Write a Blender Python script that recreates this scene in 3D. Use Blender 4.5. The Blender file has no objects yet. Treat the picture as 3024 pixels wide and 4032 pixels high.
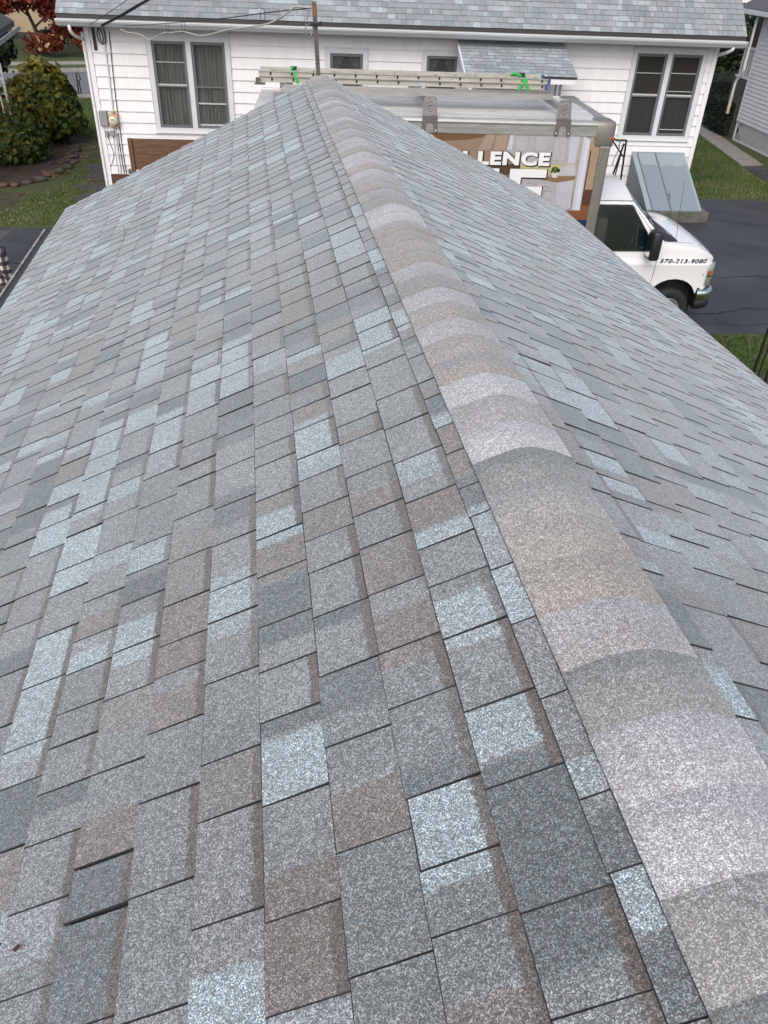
import bpy, bmesh, math, random
from mathutils import Vector, Matrix, noise as mnoise

random.seed(7)
scene = bpy.context.scene
COL = scene.collection
R_ = random.random
def rr(a, b): return random.uniform(a, b)

# ------------------------------------------------------------------ camera, world, sun, exposure
RZ = 4.05                       # height of the garage ridge above the ground
CAMX, CAMH = -0.6435, 1.0253    # camera beside and above the ridge
HY = -0.0787                    # yaw of the house row against the garage ridge

def cam_axes(yaw, pitch, roll):
    cy, sy, cp, sp = math.cos(yaw), math.sin(yaw), math.cos(pitch), math.sin(pitch)
    f = Vector((sy*cp, cy*cp, -sp)); r = Vector((cy, -sy, 0)); d = -r.cross(f)
    cr, sr = math.cos(roll), math.sin(roll)
    return cr*r + sr*d, -sr*r + cr*d, f
AXR, AXD, AXF = cam_axes(0.1684, 0.6314, -0.0422)
cam_data = bpy.data.cameras.new("camera")
cam_data.sensor_fit = 'VERTICAL'; cam_data.sensor_height = 24.0
cam_data.lens = 24.0*3077.4/4032.0
cam_data.clip_start = 0.02; cam_data.clip_end = 1000
cam = bpy.data.objects.new("camera", cam_data); COL.objects.link(cam)
up, back = -AXD, -AXF
cam.matrix_world = Matrix(((AXR.x, up.x, back.x, CAMX), (AXR.y, up.y, back.y, 0.0), (AXR.z, up.z, back.z, CAMH+RZ), (0, 0, 0, 1)))
scene.camera = cam
CAMP = Vector((CAMX, 0, CAMH+RZ))

SUN_EL, SUN_AZ = math.radians(42), math.radians(200)
world = bpy.data.worlds.new("World"); scene.world = world; world.use_nodes = True
wt = world.node_tree; wt.nodes.clear()
sky = wt.nodes.new('ShaderNodeTexSky'); sky.sky_type = 'NISHITA'; sky.sun_disc = False
sky.sun_elevation = SUN_EL; sky.sun_rotation = SUN_AZ
sky.air_density = 1.0; sky.dust_density = 4.0; sky.ozone_density = 1.0
hsv = wt.nodes.new('ShaderNodeHueSaturation'); hsv.inputs['Saturation'].default_value = 0.75   # cloud cover takes the blue out
bg = wt.nodes.new('ShaderNodeBackground'); bg.inputs[1].default_value = 0.13
wo = wt.nodes.new('ShaderNodeOutputWorld')
wt.links.new(sky.outputs[0], hsv.inputs['Color']); wt.links.new(hsv.outputs[0], bg.inputs[0]); wt.links.new(bg.outputs[0], wo.inputs[0])
sun_d = bpy.data.lights.new("sun", 'SUN'); sun_d.energy = 0.75; sun_d.angle = math.radians(50); sun_d.color = (1, 0.98, 0.95)
sun = bpy.data.objects.new("sun", sun_d); COL.objects.link(sun)
sd = Vector((math.sin(SUN_AZ)*math.cos(SUN_EL), math.cos(SUN_AZ)*math.cos(SUN_EL), math.sin(SUN_EL)))
sun.rotation_euler = sd.to_track_quat('Z', 'Y').to_euler()
scene.view_settings.view_transform = 'Standard'; scene.view_settings.look = 'None'
scene.view_settings.gamma = 1.0; scene.view_settings.use_curve_mapping = False
scene.view_settings.exposure = 0.70
scene.cycles.use_denoising = True
scene.cycles.max_bounces = 6; scene.cycles.diffuse_bounces = 3; scene.cycles.glossy_bounces = 3
scene.cycles.transmission_bounces = 4; scene.cycles.transparent_max_bounces = 8

# ------------------------------------------------------------------ materials
MATS = {}
def nodes_of(name):
    m = bpy.data.materials.new(name); m.use_nodes = True
    nt = m.node_tree; b = nt.nodes['Principled BSDF']
    return m, nt, b
def mk(name, col, rough=0.6, metal=0.0, var=0.0, vscale=6.0, bump=0.0, bscale=60.0, spec=0.5, col2=None, stretch=None, detail=5.0, emit=None, rvar=0.0):
    if name in MATS: return MATS[name]
    m, nt, b = nodes_of(name); N, L = nt.nodes, nt.links
    b.inputs['Base Color'].default_value = (*col, 1); b.inputs['Roughness'].default_value = rough
    b.inputs['Metallic'].default_value = metal; b.inputs['Specular IOR Level'].default_value = spec
    if var or col2 or bump or rvar:
        tc = N.new('ShaderNodeTexCoord'); mp = N.new('ShaderNodeMapping')
        if stretch: mp.inputs['Scale'].default_value = stretch
        L.new(tc.outputs['Object'], mp.inputs['Vector'])
    if var or col2:
        nz = N.new('ShaderNodeTexNoise'); nz.inputs['Scale'].default_value = vscale; nz.inputs['Detail'].default_value = detail
        nz.inputs['Roughness'].default_value = 0.65
        L.new(mp.outputs[0], nz.inputs['Vector'])
        rp = N.new('ShaderNodeValToRGB'); rp.color_ramp.elements[0].position = 0.30; rp.color_ramp.elements[1].position = 0.70
        c2 = col2 if col2 else tuple(min(1, c*(1+var)) for c in col)
        c1 = col if col2 else tuple(c*(1-var) for c in col)
        rp.color_ramp.elements[0].color = (*c1, 1); rp.color_ramp.elements[1].color = (*c2, 1)
        L.new(nz.outputs['Fac'], rp.inputs[0]); L.new(rp.outputs[0], b.inputs['Base Color'])
        if rvar:
            mr = N.new('ShaderNodeMapRange'); mr.inputs[3].default_value = max(0, rough-rvar); mr.inputs[4].default_value = min(1, rough+rvar)
            L.new(nz.outputs['Fac'], mr.inputs[0]); L.new(mr.outputs[0], b.inputs['Roughness'])
    if bump:
        nb = N.new('ShaderNodeTexNoise'); nb.inputs['Scale'].default_value = bscale; nb.inputs['Detail'].default_value = 4
        L.new(mp.outputs[0], nb.inputs['Vector'])
        bp = N.new('ShaderNodeBump'); bp.inputs['Strength'].default_value = bump; bp.inputs['Distance'].default_value = 0.01
        L.new(nb.outputs['Fac'], bp.inputs['Height']); L.new(bp.outputs[0], b.inputs['Normal'])
    if emit:
        b.inputs['Emission Color'].default_value = (*emit[0], 1); b.inputs['Emission Strength'].default_value = emit[1]
    MATS[name] = m; return m

def math_node(N, op, a=None, b=None, clamp=False):
    n = N.new('ShaderNodeMath'); n.operation = op; n.use_clamp = clamp
    for i, v in ((0, a), (1, b)):
        if isinstance(v, (int, float)): n.inputs[i].default_value = v
    return n

def granule_chain(nt, base_socket, strength=1.0, rust=None, scale=540.0):
    """mineral granules: every granule its own grey, some rust brown where the blend is warm"""
    N, L = nt.nodes, nt.links
    tc = N.new('ShaderNodeTexCoord')
    vo = N.new('ShaderNodeTexVoronoi'); vo.inputs['Scale'].default_value = scale
    L.new(tc.outputs['Object'], vo.inputs['Vector'])
    sep = N.new('ShaderNodeSeparateColor'); L.new(vo.outputs['Color'], sep.inputs[0])
    # granules clump: the light ones gather in patches
    cl = N.new('ShaderNodeTexNoise'); cl.inputs['Scale'].default_value = 95; cl.inputs['Detail'].default_value = 3; L.new(tc.outputs['Object'], cl.inputs['Vector'])
    cm = N.new('ShaderNodeMapRange'); cm.inputs[1].default_value = 0.3; cm.inputs[2].default_value = 0.7; cm.inputs[3].default_value = -0.13; cm.inputs[4].default_value = 0.13
    L.new(cl.outputs['Fac'], cm.inputs[0])
    ad = math_node(N, 'ADD', clamp=True); L.new(sep.outputs[0], ad.inputs[0]); L.new(cm.outputs[0], ad.inputs[1])
    rp = N.new('ShaderNodeValToRGB'); e = rp.color_ramp.elements
    f = lambda v: 1+(v-1)*strength
    e[0].position = 0.0; e[1].position = 1.0
    for x, v in ((e[0], 0.22), (e[1], 2.45)): x.color = (f(v), f(v), f(v), 1)
    for p, v in ((0.30, 0.46), (0.58, 0.80), (0.80, 1.40)):
        x = e.new(p); x.color = (f(v), f(v), f(v), 1)
    L.new(ad.outputs[0], rp.inputs[0])
    mul = N.new('ShaderNodeMix'); mul.data_type = 'RGBA'; mul.blend_type = 'MULTIPLY'; mul.inputs['Factor'].default_value = 1.0
    mul.clamp_result = False
    L.new(base_socket, mul.inputs[6]); L.new(rp.outputs[0], mul.inputs[7])
    out = mul.outputs[2]
    if rust is not None:
        sm_ = math_node(N, 'ADD'); L.new(sep.outputs[1], sm_.inputs[0]); L.new(rust, sm_.inputs[1])
        gt = math_node(N, 'GREATER_THAN', None, 1.0); L.new(sm_.outputs[0], gt.inputs[0])
        mx = N.new('ShaderNodeMix'); mx.data_type = 'RGBA'; mx.inputs[7].default_value = (0.165, 0.112, 0.078, 1)
        L.new(gt.outputs[0], mx.inputs['Factor']); L.new(out, mx.inputs[6]); out = mx.outputs[2]
    bp = N.new('ShaderNodeBump'); bp.inputs['Strength'].default_value = 0.6; bp.inputs['Distance'].default_value = 0.0015
    L.new(sep.outputs[2], bp.inputs['Height'])
    return out, bp.outputs[0]

def shingle_material(name, ramp, rust=0.05, gstr=0.85, rough=0.8, wob=0.22, soft=0.05, band=(0.118, 0.108, 0.102)):
    m, nt, b = nodes_of(name); N, L = nt.nodes, nt.links
    at = N.new('ShaderNodeAttribute'); at.attribute_name = 'tab'
    sp = N.new('ShaderNodeSeparateColor'); L.new(at.outputs['Color'], sp.inputs[0])
    uv = N.new('ShaderNodeUVMap'); uv.uv_map = 'UVMap'
    su = N.new('ShaderNodeSeparateXYZ'); L.new(uv.outputs[0], su.inputs[0])
    tc = N.new('ShaderNodeTexCoord')
    n1 = N.new('ShaderNodeTexNoise'); n1.inputs['Scale'].default_value = 60; n1.inputs['Detail'].default_value = 6; n1.inputs['Roughness'].default_value = 0.8
    L.new(tc.outputs['Object'], n1.inputs['Vector'])
    n0 = math_node(N, 'SUBTRACT', None, 0.5); L.new(n1.outputs['Fac'], n0.inputs[0])
    # colour drop changes part way along the tab
    w = math_node(N, 'MULTIPLY', None, wob); L.new(n0.outputs[0], w.inputs[0])
    a = math_node(N, 'ADD'); L.new(su.outputs[0], a.inputs[0]); L.new(w.outputs[0], a.inputs[1])
    s = math_node(N, 'SUBTRACT'); L.new(a.outputs[0], s.inputs[0]); L.new(at.outputs['Alpha'], s.inputs[1])
    mr = N.new('ShaderNodeMapRange'); mr.inputs[1].default_value = -soft; mr.inputs[2].default_value = soft; mr.clamp = True
    L.new(s.outputs[0], mr.inputs[0])
    tone = N.new('ShaderNodeMix'); tone.data_type = 'FLOAT'
    L.new(mr.outputs[0], tone.inputs[0]); L.new(sp.outputs[0], tone.inputs[2]); L.new(sp.outputs[1], tone.inputs[3])
    rp = N.new('ShaderNodeValToRGB'); rp.color_ramp.interpolation = 'LINEAR'
    e = rp.color_ramp.elements; e[0].position = ramp[0][0]; e[0].color = (*ramp[0][1], 1); e[1].position = ramp[-1][0]; e[1].color = (*ramp[-1][1], 1)
    for p, c in ramp[1:-1]:
        x = e.new(p); x.color = (*c, 1)
    L.new(tone.outputs[0], rp.inputs[0])
    # printed dark band at the head of the lower ply
    w2 = math_node(N, 'MULTIPLY', None, 0.26); L.new(n0.outputs[0], w2.inputs[0])
    a2 = math_node(N, 'ADD'); L.new(su.outputs[1], a2.inputs[0]); L.new(w2.outputs[0], a2.inputs[1])
    mr2 = N.new('ShaderNodeMapRange'); mr2.inputs[1].default_value = 0.82; mr2.inputs[2].default_value = 0.855; mr2.clamp = True
    L.new(a2.outputs[0], mr2.inputs[0])
    bf = math_node(N, 'MULTIPLY'); L.new(mr2.outputs[0], bf.inputs[0]); L.new(sp.outputs[2], bf.inputs[1])
    mx = N.new('ShaderNodeMix'); mx.data_type = 'RGBA'; mx.inputs[7].default_value = (*band, 1)
    L.new(bf.outputs[0], mx.inputs['Factor']); L.new(rp.outputs[0], mx.inputs[6])
    # broad weathering
    n2 = N.new('ShaderNodeTexNoise'); n2.inputs['Scale'].default_value = 2.2; n2.inputs['Detail'].default_value = 3
    L.new(tc.outputs['Object'], n2.inputs['Vector'])
    mr3 = N.new('ShaderNodeMapRange'); mr3.inputs[1].default_value = 0.3; mr3.inputs[2].default_value = 0.7; mr3.inputs[3].default_value = 0.88; mr3.inputs[4].default_value = 1.12
    L.new(n2.outputs['Fac'], mr3.inputs[0])
    wm = N.new('ShaderNodeMix'); wm.data_type = 'RGBA'; wm.blend_type = 'MULTIPLY'; wm.inputs['Factor'].default_value = 1
    L.new(mx.outputs[2], wm.inputs[6]); L.new(mr3.outputs[0], wm.inputs[7])
    wr = N.new('ShaderNodeValToRGB'); we = wr.color_ramp.elements       # how warm the blend is here
    we[0].position = 0.50; we[0].color = (0, 0, 0, 1); we[1].position = 0.66; we[1].color = (0, 0, 0, 1); q_ = we.new(0.58); q_.color = (1, 1, 1, 1)
    L.new(tone.outputs[0], wr.inputs[0])
    w3 = math_node(N, 'MAXIMUM'); L.new(wr.outputs[0], w3.inputs[0]); L.new(bf.outputs[0], w3.inputs[1])
    w4 = math_node(N, 'MULTIPLY', None, rust*2.0); L.new(w3.outputs[0], w4.inputs[0])
    w5 = math_node(N, 'ADD', None, rust); L.new(w4.outputs[0], w5.inputs[0])
    col, nrm = granule_chain(nt, wm.outputs[2], gstr, w5.outputs[0])
    L.new(col, b.inputs['Base Color']); L.new(nrm, b.inputs['Normal'])
    b.inputs['Roughness'].default_value = rough; b.inputs['Specular IOR Level'].default_value = 0.45
    b.inputs['Sheen Weight'].default_value = 0.50; b.inputs['Sheen Roughness'].default_value = 0.45; b.inputs['Sheen Tint'].default_value = (0.85, 0.95, 1.0, 1)
    MATS[name] = m; return m

GREY_RAMP = [(0.0, (0.120, 0.145, 0.154)), (0.18, (0.148, 0.172, 0.182)), (0.34, (0.196, 0.216, 0.225)), (0.48, (0.232, 0.247, 0.256)),
             (0.58, (0.202, 0.187, 0.180)), (0.68, (0.246, 0.260, 0.270)), (0.80, (0.285, 0.326, 0.348)), (1.0, (0.325, 0.385, 0.415))]
M_SHINGLE = shingle_material('asphalt_shingle', GREY_RAMP)
M_SHINGLE_H = shingle_material('asphalt_shingle_house', [(0.0, (0.165, 0.200, 0.222)), (0.34, (0.205, 0.236, 0.258)), (0.5, (0.235, 0.262, 0.284)), (0.6, (0.225, 0.236, 0.255)), (0.8, (0.27, 0.302, 0.325)), (1.0, (0.325, 0.378, 0.41))], rust=0.02, gstr=0.5, band=(0.20, 0.20, 0.21))
M_CUT = mk('asphalt_cut_edge', (0.018, 0.018, 0.02), 0.85)
M_DECK = mk('roof_underlay', (0.012, 0.012, 0.014), 0.9)
M_CAP = shingle_material('ridge_cap_shingle', [(0.0, (0.135, 0.15, 0.155)), (0.25, (0.20, 0.21, 0.215)), (0.42, (0.235, 0.234, 0.240)), (0.5, (0.255, 0.240, 0.230)), (0.6, (0.262, 0.262, 0.278)), (0.75, (0.30, 0.302, 0.328)), (1.0, (0.365, 0.375, 0.405))], rust=0.02, gstr=0.65, wob=0.06, soft=0.22)
M_WHITE = mk('white_vinyl', (0.655, 0.65, 0.675), 0.45, var=0.055, vscale=2.2, stretch=(2.2, 1, 0.5), bump=0.08, bscale=90)
M_TRIM = mk('white_trim', (0.52, 0.545, 0.585), 0.4, var=0.05, vscale=5)
M_TRIM2 = mk('white_corner', (0.66, 0.66, 0.69), 0.4, var=0.02, vscale=5)
M_GUT = mk('gutter_aluminium_shaded', (0.37, 0.40, 0.425), 0.35, var=0.07, vscale=3, stretch=(0.4, 1, 6))  # greyer than the lip: shading of the gutter front put into the colour
M_GUTD = mk('gutter_inside', (0.045, 0.042, 0.04), 0.8)
M_SASH = mk('storm_sash', (0.105, 0.113, 0.125), 0.45, var=0.1)
M_SASHL = mk('sash_rail_light', (0.42, 0.44, 0.44), 0.4)
M_GLASS = mk('window_glass', (0.012, 0.014, 0.016), 0.06, spec=0.6)
def glass_mat(name, alpha, tint=(0.03, 0.035, 0.04), rough=0.05):
    m, nt, b = nodes_of(name); N, L = nt.nodes, nt.links
    b.inputs['Base Color'].default_value = (*tint, 1); b.inputs['Roughness'].default_value = rough; b.inputs['Alpha'].default_value = alpha
    MATS[name] = m; return m
M_PANE = glass_mat('pane_glass', 0.42, (0.045, 0.05, 0.053), 0.12)
M_PANE_D = glass_mat('pane_glass_dark', 0.45, (0.03, 0.032, 0.034), 0.10)
M_PANE_BARE = glass_mat('pane_glass_bare', 0.22, (0.05, 0.05, 0.05), 0.08)
M_CARGLASS = glass_mat('car_glass', 0.50, (0.004, 0.014, 0.013), 0.03)
M_CURT = mk('curtain_cloth', (0.46, 0.47, 0.41), 0.9, var=0.45, vscale=2.5, stretch=(6, 1, 0.5))
M_SHADE = mk('window_shade_brown', (0.12, 0.085, 0.06), 0.9, var=0.2, vscale=12)
M_ROOM = mk('dark_room', (0.03, 0.03, 0.03), 0.9)
M_CONC = mk('concrete', (0.24, 0.23, 0.215), 0.85, var=0.3, vscale=5, bump=0.4, bscale=40)
M_CONCD = mk('concrete_dark', (0.085, 0.082, 0.07), 0.9, var=0.45, vscale=7, bump=0.4, bscale=40)
M_WALK = mk('sidewalk_concrete', (0.25, 0.235, 0.215), 0.9, var=0.12, vscale=3)
M_BLACK = mk('black_iron', (0.012, 0.012, 0.014), 0.45, spec=0.4)
M_RUBBER = mk('tyre_rubber', (0.012, 0.012, 0.013), 0.8)
M_PLASTIC = mk('black_plastic', (0.014, 0.015, 0.017), 0.4)
M_ALU = mk('aluminium_mill', (0.36, 0.36, 0.355), 0.42, metal=0.6, var=0.16, vscale=7, stretch=(0.5, 3, 3), rvar=0.1)
M_ALUW = mk('aluminium_ladder', (0.40, 0.385, 0.355), 0.5, metal=0.35, var=0.22, vscale=4, stretch=(1, 3, 6))
M_BOXROOF = mk('box_roof_sheet', (0.64, 0.625, 0.60), 0.30, metal=0.2, var=0.16, vscale=2.2, stretch=(0.35, 2.2, 1), rvar=0.14, bump=0.05, bscale=4)
M_STEEL = mk('zinc_bracket', (0.185, 0.18, 0.178), 0.45, metal=0.7, var=0.12, vscale=8)
M_OLIVE = mk('corner_casting', (0.20, 0.195, 0.175), 0.42, metal=0.35, var=0.12, vscale=6)
M_CHROME = mk('chrome', (0.75, 0.76, 0.76), 0.06, metal=1.0)
M_PAINT = mk('white_car_paint', (0.69, 0.695, 0.71), 0.18, spec=0.6)
M_PAINT.node_tree.nodes['Principled BSDF'].inputs['Coat Weight'].default_value = 0.6
M_AMBER = mk('amber_lens', (0.30, 0.085, 0.015), 0.15)
M_LENS = mk('clear_lens', (0.35, 0.37, 0.33), 0.08, metal=0.4)
M_NAVY = mk('navy_print', (0.006, 0.012, 0.055), 0.4)
M_LETTER = mk('white_print', (0.68, 0.69, 0.71), 0.35)
M_LETBLK = mk('black_print', (0.008, 0.008, 0.008), 0.4)
M_GREENSTRAP = mk('green_webbing', (0.02, 0.38, 0.06), 0.7)
M_BLUECAP = mk('blue_plastic', (0.03, 0.07, 0.20), 0.5)
M_RUST = mk('rusty_steel', (0.075, 0.06, 0.055), 0.7, col2=(0.23, 0.10, 0.05), vscale=9, metal=0.3)
M_RUST2 = mk('grey_weathered_steel', (0.06, 0.058, 0.06), 0.6, col2=(0.15, 0.135, 0.125), vscale=14, metal=0.5)
M_WOOD = mk('brown_stained_wood', (0.060, 0.030, 0.016), 0.6, col2=(0.15, 0.075, 0.038), vscale=5, stretch=(0.6, 4, 5), bump=0.2, bscale=30)
M_WOOD2 = mk('dark_stained_wood', (0.040, 0.018, 0.011), 0.6, col2=(0.085, 0.038, 0.022), vscale=5, stretch=(0.6, 4, 5))
M_CABLE = mk('black_cable', (0.012, 0.012, 0.013), 0.6)
M_CABLEW = mk('pale_cable', (0.50, 0.48, 0.42), 0.5)
M_GREYBOX = mk('grey_enamel', (0.215, 0.225, 0.24), 0.45, var=0.08)
M_CREAM = mk('meter_cream', (0.52, 0.48, 0.38), 0.35)
M_RUSTB = mk('rusted_box', (0.48, 0.42, 0.33), 0.6, col2=(0.36, 0.15, 0.06), vscale=12)
M_BULK = mk('bulkhead_paint', (0.165, 0.205, 0.235), 0.42, var=0.14, vscale=3.5, col2=(0.20, 0.245, 0.275))
M_BULK2 = mk('bulkhead_paint_fresh', (0.245, 0.30, 0.325), 0.4, var=0.08, vscale=3)
M_BULKS = mk('bulkhead_side', (0.115, 0.145, 0.165), 0.5, var=0.2, vscale=4)
M_BEIGE = mk('beige_stucco', (0.42, 0.33, 0.22), 0.8, var=0.08)
M_ROOFD = mk('dark_roofing', (0.06, 0.062, 0.07), 0.85, var=0.3, vscale=14, bump=0.4, bscale=50)
M_ROOFD2 = mk('grey_roofing', (0.085, 0.085, 0.095), 0.85, var=0.3, vscale=14)
M_BARK = mk('bark', (0.055, 0.043, 0.036), 0.9, var=0.4, vscale=10, bump=0.6, bscale=30)
M_REDPAINT = mk('dark_red_paint', (0.06, 0.012, 0.012), 0.5)
M_GUTOLD = mk('stained_gutter_lip', (0.42, 0.41, 0.40), 0.6, col2=(0.13, 0.12, 0.11), vscale=11, stretch=(1, 1, 1))
M_DRIP = mk('drip_edge_metal', (0.55, 0.56, 0.56), 0.35, metal=0.4)
M_LEAFDRY = mk('dry_leaf', (0.05, 0.022, 0.014), 0.8)
M_TWIG = mk('twig', (0.20, 0.14, 0.08), 0.9)
M_STONE = mk('flagstone', (0.055, 0.050, 0.048), 0.85, var=0.35, vscale=6, bump=0.4, bscale=30)
M_BRICKRED = mk('reddish_stone', (0.10, 0.055, 0.042), 0.9, var=0.4, vscale=9)

# ------------------------------------------------------------------ mesh helpers
CH, SH = math.cos(HY), math.sin(HY)
def hw(p):     # house-row coordinates (x along the street row, y away from camera, z up) to world
    return Vector((CAMX + p[0]*CH - p[1]*SH, p[0]*SH + p[1]*CH, p[2]))

class MB:
    def __init__(s): s.v, s.f, s.m, s.sm = [], [], [], []
    def add(s, verts, faces, mi=0, smooth=False):
        o = len(s.v); s.v += [tuple(v) for v in verts]
        for f in faces: s.f.append([i+o for i in f]); s.m.append(mi); s.sm.append(smooth)
        return s
    def box(s, x0, x1, y0, y1, z0, z1, mi=0):
        v = [(x0,y0,z0),(x1,y0,z0),(x1,y1,z0),(x0,y1,z0),(x0,y0,z1),(x1,y0,z1),(x1,y1,z1),(x0,y1,z1)]
        return s.add(v, [(0,3,2,1),(4,5,6,7),(0,1,5,4),(1,2,6,5),(2,3,7,6),(3,0,4,7)], mi)
    def cbox(s, x0, x1, y0, y1, z0, z1, c=0.01, mi=0):       # box with chamfered edges
        bm = bmesh.new(); bmesh.ops.create_cube(bm, size=1)
        for v in bm.verts: v.co = Vector(((x0+x1)/2+v.co.x*(x1-x0), (y0+y1)/2+v.co.y*(y1-y0), (z0+z1)/2+v.co.z*(z1-z0)))
        bmesh.ops.bevel(bm, geom=list(bm.edges), offset=c, segments=2 if c > 0.015 else 1, affect='EDGES', profile=0.5)
        bm.verts.index_update(); s.add([v.co for v in bm.verts], [[q.index for q in f.verts] for f in bm.faces], mi, c > 0.03); bm.free(); return s
    def hexa(s, p, mi=0):                                    # 8 free corners: bottom 4, top 4
        return s.add(p, [(0,3,2,1),(4,5,6,7),(0,1,5,4),(1,2,6,5),(2,3,7,6),(3,0,4,7)], mi)
    def poly(s, pts, n, th, mi=0):                           # flat outline with thickness along n
        n = Vector(n); k = len(pts); a = [Vector(p) for p in pts]; b = [p+n*th for p in a]
        return s.add(a+b, [list(range(k))[::-1], list(range(k, 2*k))]+[(i, (i+1) % k, k+(i+1) % k, k+i) for i in range(k)], mi)
    def tube(s, path, r, seg=8, mi=0, cap=True, smooth=True):
        P = [Vector(p) for p in path]; n = len(P); rs = r if isinstance(r, (list, tuple)) else [r]*n
        vs = []; prev = None
        for i in range(n):
            t = (P[min(i+1, n-1)]-P[max(i-1, 0)]).normalized()
            if prev is None:
                a = t.orthogonal().normalized()
            else:
                a = (prev - t*prev.dot(t)).normalized()
            prev = a; b = t.cross(a)
            for k in range(seg):
                an = 2*math.pi*k/seg; vs.append(P[i]+(a*math.cos(an)+b*math.sin(an))*rs[i])
        fs = [(i*seg+k, i*seg+(k+1) % seg, (i+1)*seg+(k+1) % seg, (i+1)*seg+k) for i in range(n-1) for k in range(seg)]
        s.add(vs, fs, mi, smooth)
        if cap: s.add(vs[:seg], [list(range(seg))[::-1]], mi); s.add(vs[-seg:], [list(range(seg))], mi)
        return s
    def cyl(s, a, b, r, seg=16, mi=0): return s.tube([a, b], r, seg, mi)
    def lathe(s, prof, c, axis='y', seg=28, mi=0):           # prof: (radius, along)
        c = Vector(c); vs = []
        for (r, h) in prof:
            for k in range(seg):
                an = 2*math.pi*k/seg; x, y = r*math.cos(an), r*math.sin(an)
                vs.append(c+(Vector((x, h, y)) if axis == 'y' else Vector((x, y, h)) if axis == 'z' else Vector((h, x, y))))
        fs = [(i*seg+k, i*seg+(k+1) % seg, (i+1)*seg+(k+1) % seg, (i+1)*seg+k) for i in range(len(prof)-1) for k in range(seg)]
        return s.add(vs, fs, mi, True)
    def build(s, name, mats, parent=None, base=None, frame='h', fixn=True):
        mats = mats if isinstance(mats, (list, tuple)) else [mats]
        b = BASES.get(parent.name, (0, 0, 0)) if parent is not None else (base or (0, 0, 0))
        me = bpy.data.meshes.new(name)
        me.from_pydata([(v[0]-b[0], v[1]-b[1], v[2]-b[2]) for v in s.v], [], s.f)
        for m in mats: me.materials.append(m)
        me.polygons.foreach_set('material_index', s.m); me.polygons.foreach_set('use_smooth', s.sm)
        if fixn:
            bm = bmesh.new(); bm.from_mesh(me); bmesh.ops.recalc_face_normals(bm, faces=bm.faces); bm.to_mesh(me); bm.free()
        me.update()
        o = bpy.data.objects.new(name, me); COL.objects.link(o)
        if parent is not None:
            o.parent = parent; BASES[o.name] = b
        else:
            if frame == 'h': o.location = hw(b); o.rotation_euler = (0, 0, HY)
            else: o.location = b
            BASES[o.name] = b
        return o
BASES = {}
def tag(o, label=None, cat=None, group=None, kind=None):
    if label: o['label'] = label
    if cat: o['category'] = cat
    if group: o['group'] = group
    if kind: o['kind'] = kind
    return o
def thing(name, label, cat, base, group=None, frame='h'):
    o = bpy.data.objects.new(name, None); COL.objects.link(o); o.empty_display_size = 0.2
    if frame == 'h': o.location = hw(base); o.rotation_euler = (0, 0, HY)
    else: o.location = base
    BASES[o.name] = base
    return tag(o, label, cat, group)
def part(name, mats, parent, fn):
    mb = MB(); fn(mb); return mb.build(name, mats, parent)

# ------------------------------------------------------------------ shingle courses
EXPO = 0.143
def lay_tabs(pos, u0, u1, n, expo, tmul=1.0, tooth=(0.11, 0.225), base=(0.10, 0.21), i0=0, rnd=random, tk=1.0):
    """courses from the eave up; pos(u, s_up, t) -> point. Returns tabs of 8 corners and their tone."""
    tabs = []
    for i in range(i0, n):
        u = u0 - rnd.uniform(0, 0.2); is_base = rnd.random() < 0.5
        prev = rnd.random()
        while u < u1:
            w = rnd.uniform(*(base if is_base else tooth)); a, b = max(u, u0), min(u+w, u1)
            if b-a > 0.02:
                gap = rnd.choice((0.0006, 0.0010, 0.0014))
                if rnd.random() < 0.03: gap = 0.005 * tmul
                ta = (0.0099 + rnd.uniform(-0.0007, 0.0008)); tb = 0.0086 + rnd.uniform(-0.0006, 0.0004)
                sb = i*expo + rnd.uniform(-0.0016, 0.0016); st = (i+1)*expo + 0.012
                ja, jb = rnd.uniform(-0.002, 0.002), rnd.uniform(-0.002, 0.002)
                if rnd.random() < 0.012: ta += 0.003
                ta *= tk; tb *= tk
                P = [pos(a+gap, sb, -0.003), pos(b-gap, sb, -0.003), pos(b-gap+jb, st, -0.003), pos(a+gap+ja, st, -0.003),
                     pos(a+gap, sb, ta-0.0022*tk), pos(b-gap, sb, tb-0.0022*tk), pos(b-gap+jb, st, 0.0008), pos(a+gap+ja, st, 0.0022)]
                cb, cn = rnd.uniform(0.0012, 0.0034), rnd.uniform(0.0005, 0.0017)      # worn, granule-free edges
                P += [pos(a+gap+cn, sb+cb, ta), pos(b-gap, sb+cb*rnd.uniform(0.7, 1.3), tb), pos(a+gap+cn+ja, st, 0.0034)]
                def tone():
                    q = rnd.random()
                    if q < 0.15: return rnd.uniform(0.02, 0.2)
                    if q < 0.58: return rnd.uniform(0.32, 0.50)
                    if q < 0.76: return rnd.uniform(0.55, 0.63)
                    if q < 0.86: return rnd.uniform(0.70, 0.82)
                    return rnd.uniform(0.85, 1.0)
                t1 = tone() if rnd.random() < 0.7 else prev
                t2 = tone() if rnd.random() < 0.6 else t1
                prev = t2
                tabs.append((P, (t1, t2, rnd.choice((1.0, 0.9, 0.7)) if is_base else 0.0, rnd.uniform(0.25, 0.8)), i))
            u += w; is_base = rnd.random() < 0.6
    return tabs
TABF = [(8,9,6,10),(4,5,9,8),(4,8,10,7),(0,1,5,4),(1,2,6,5),(3,0,4,7)]
TABUV = [(0,0),(1,0),(1,1.08),(0,1.08)]
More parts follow.
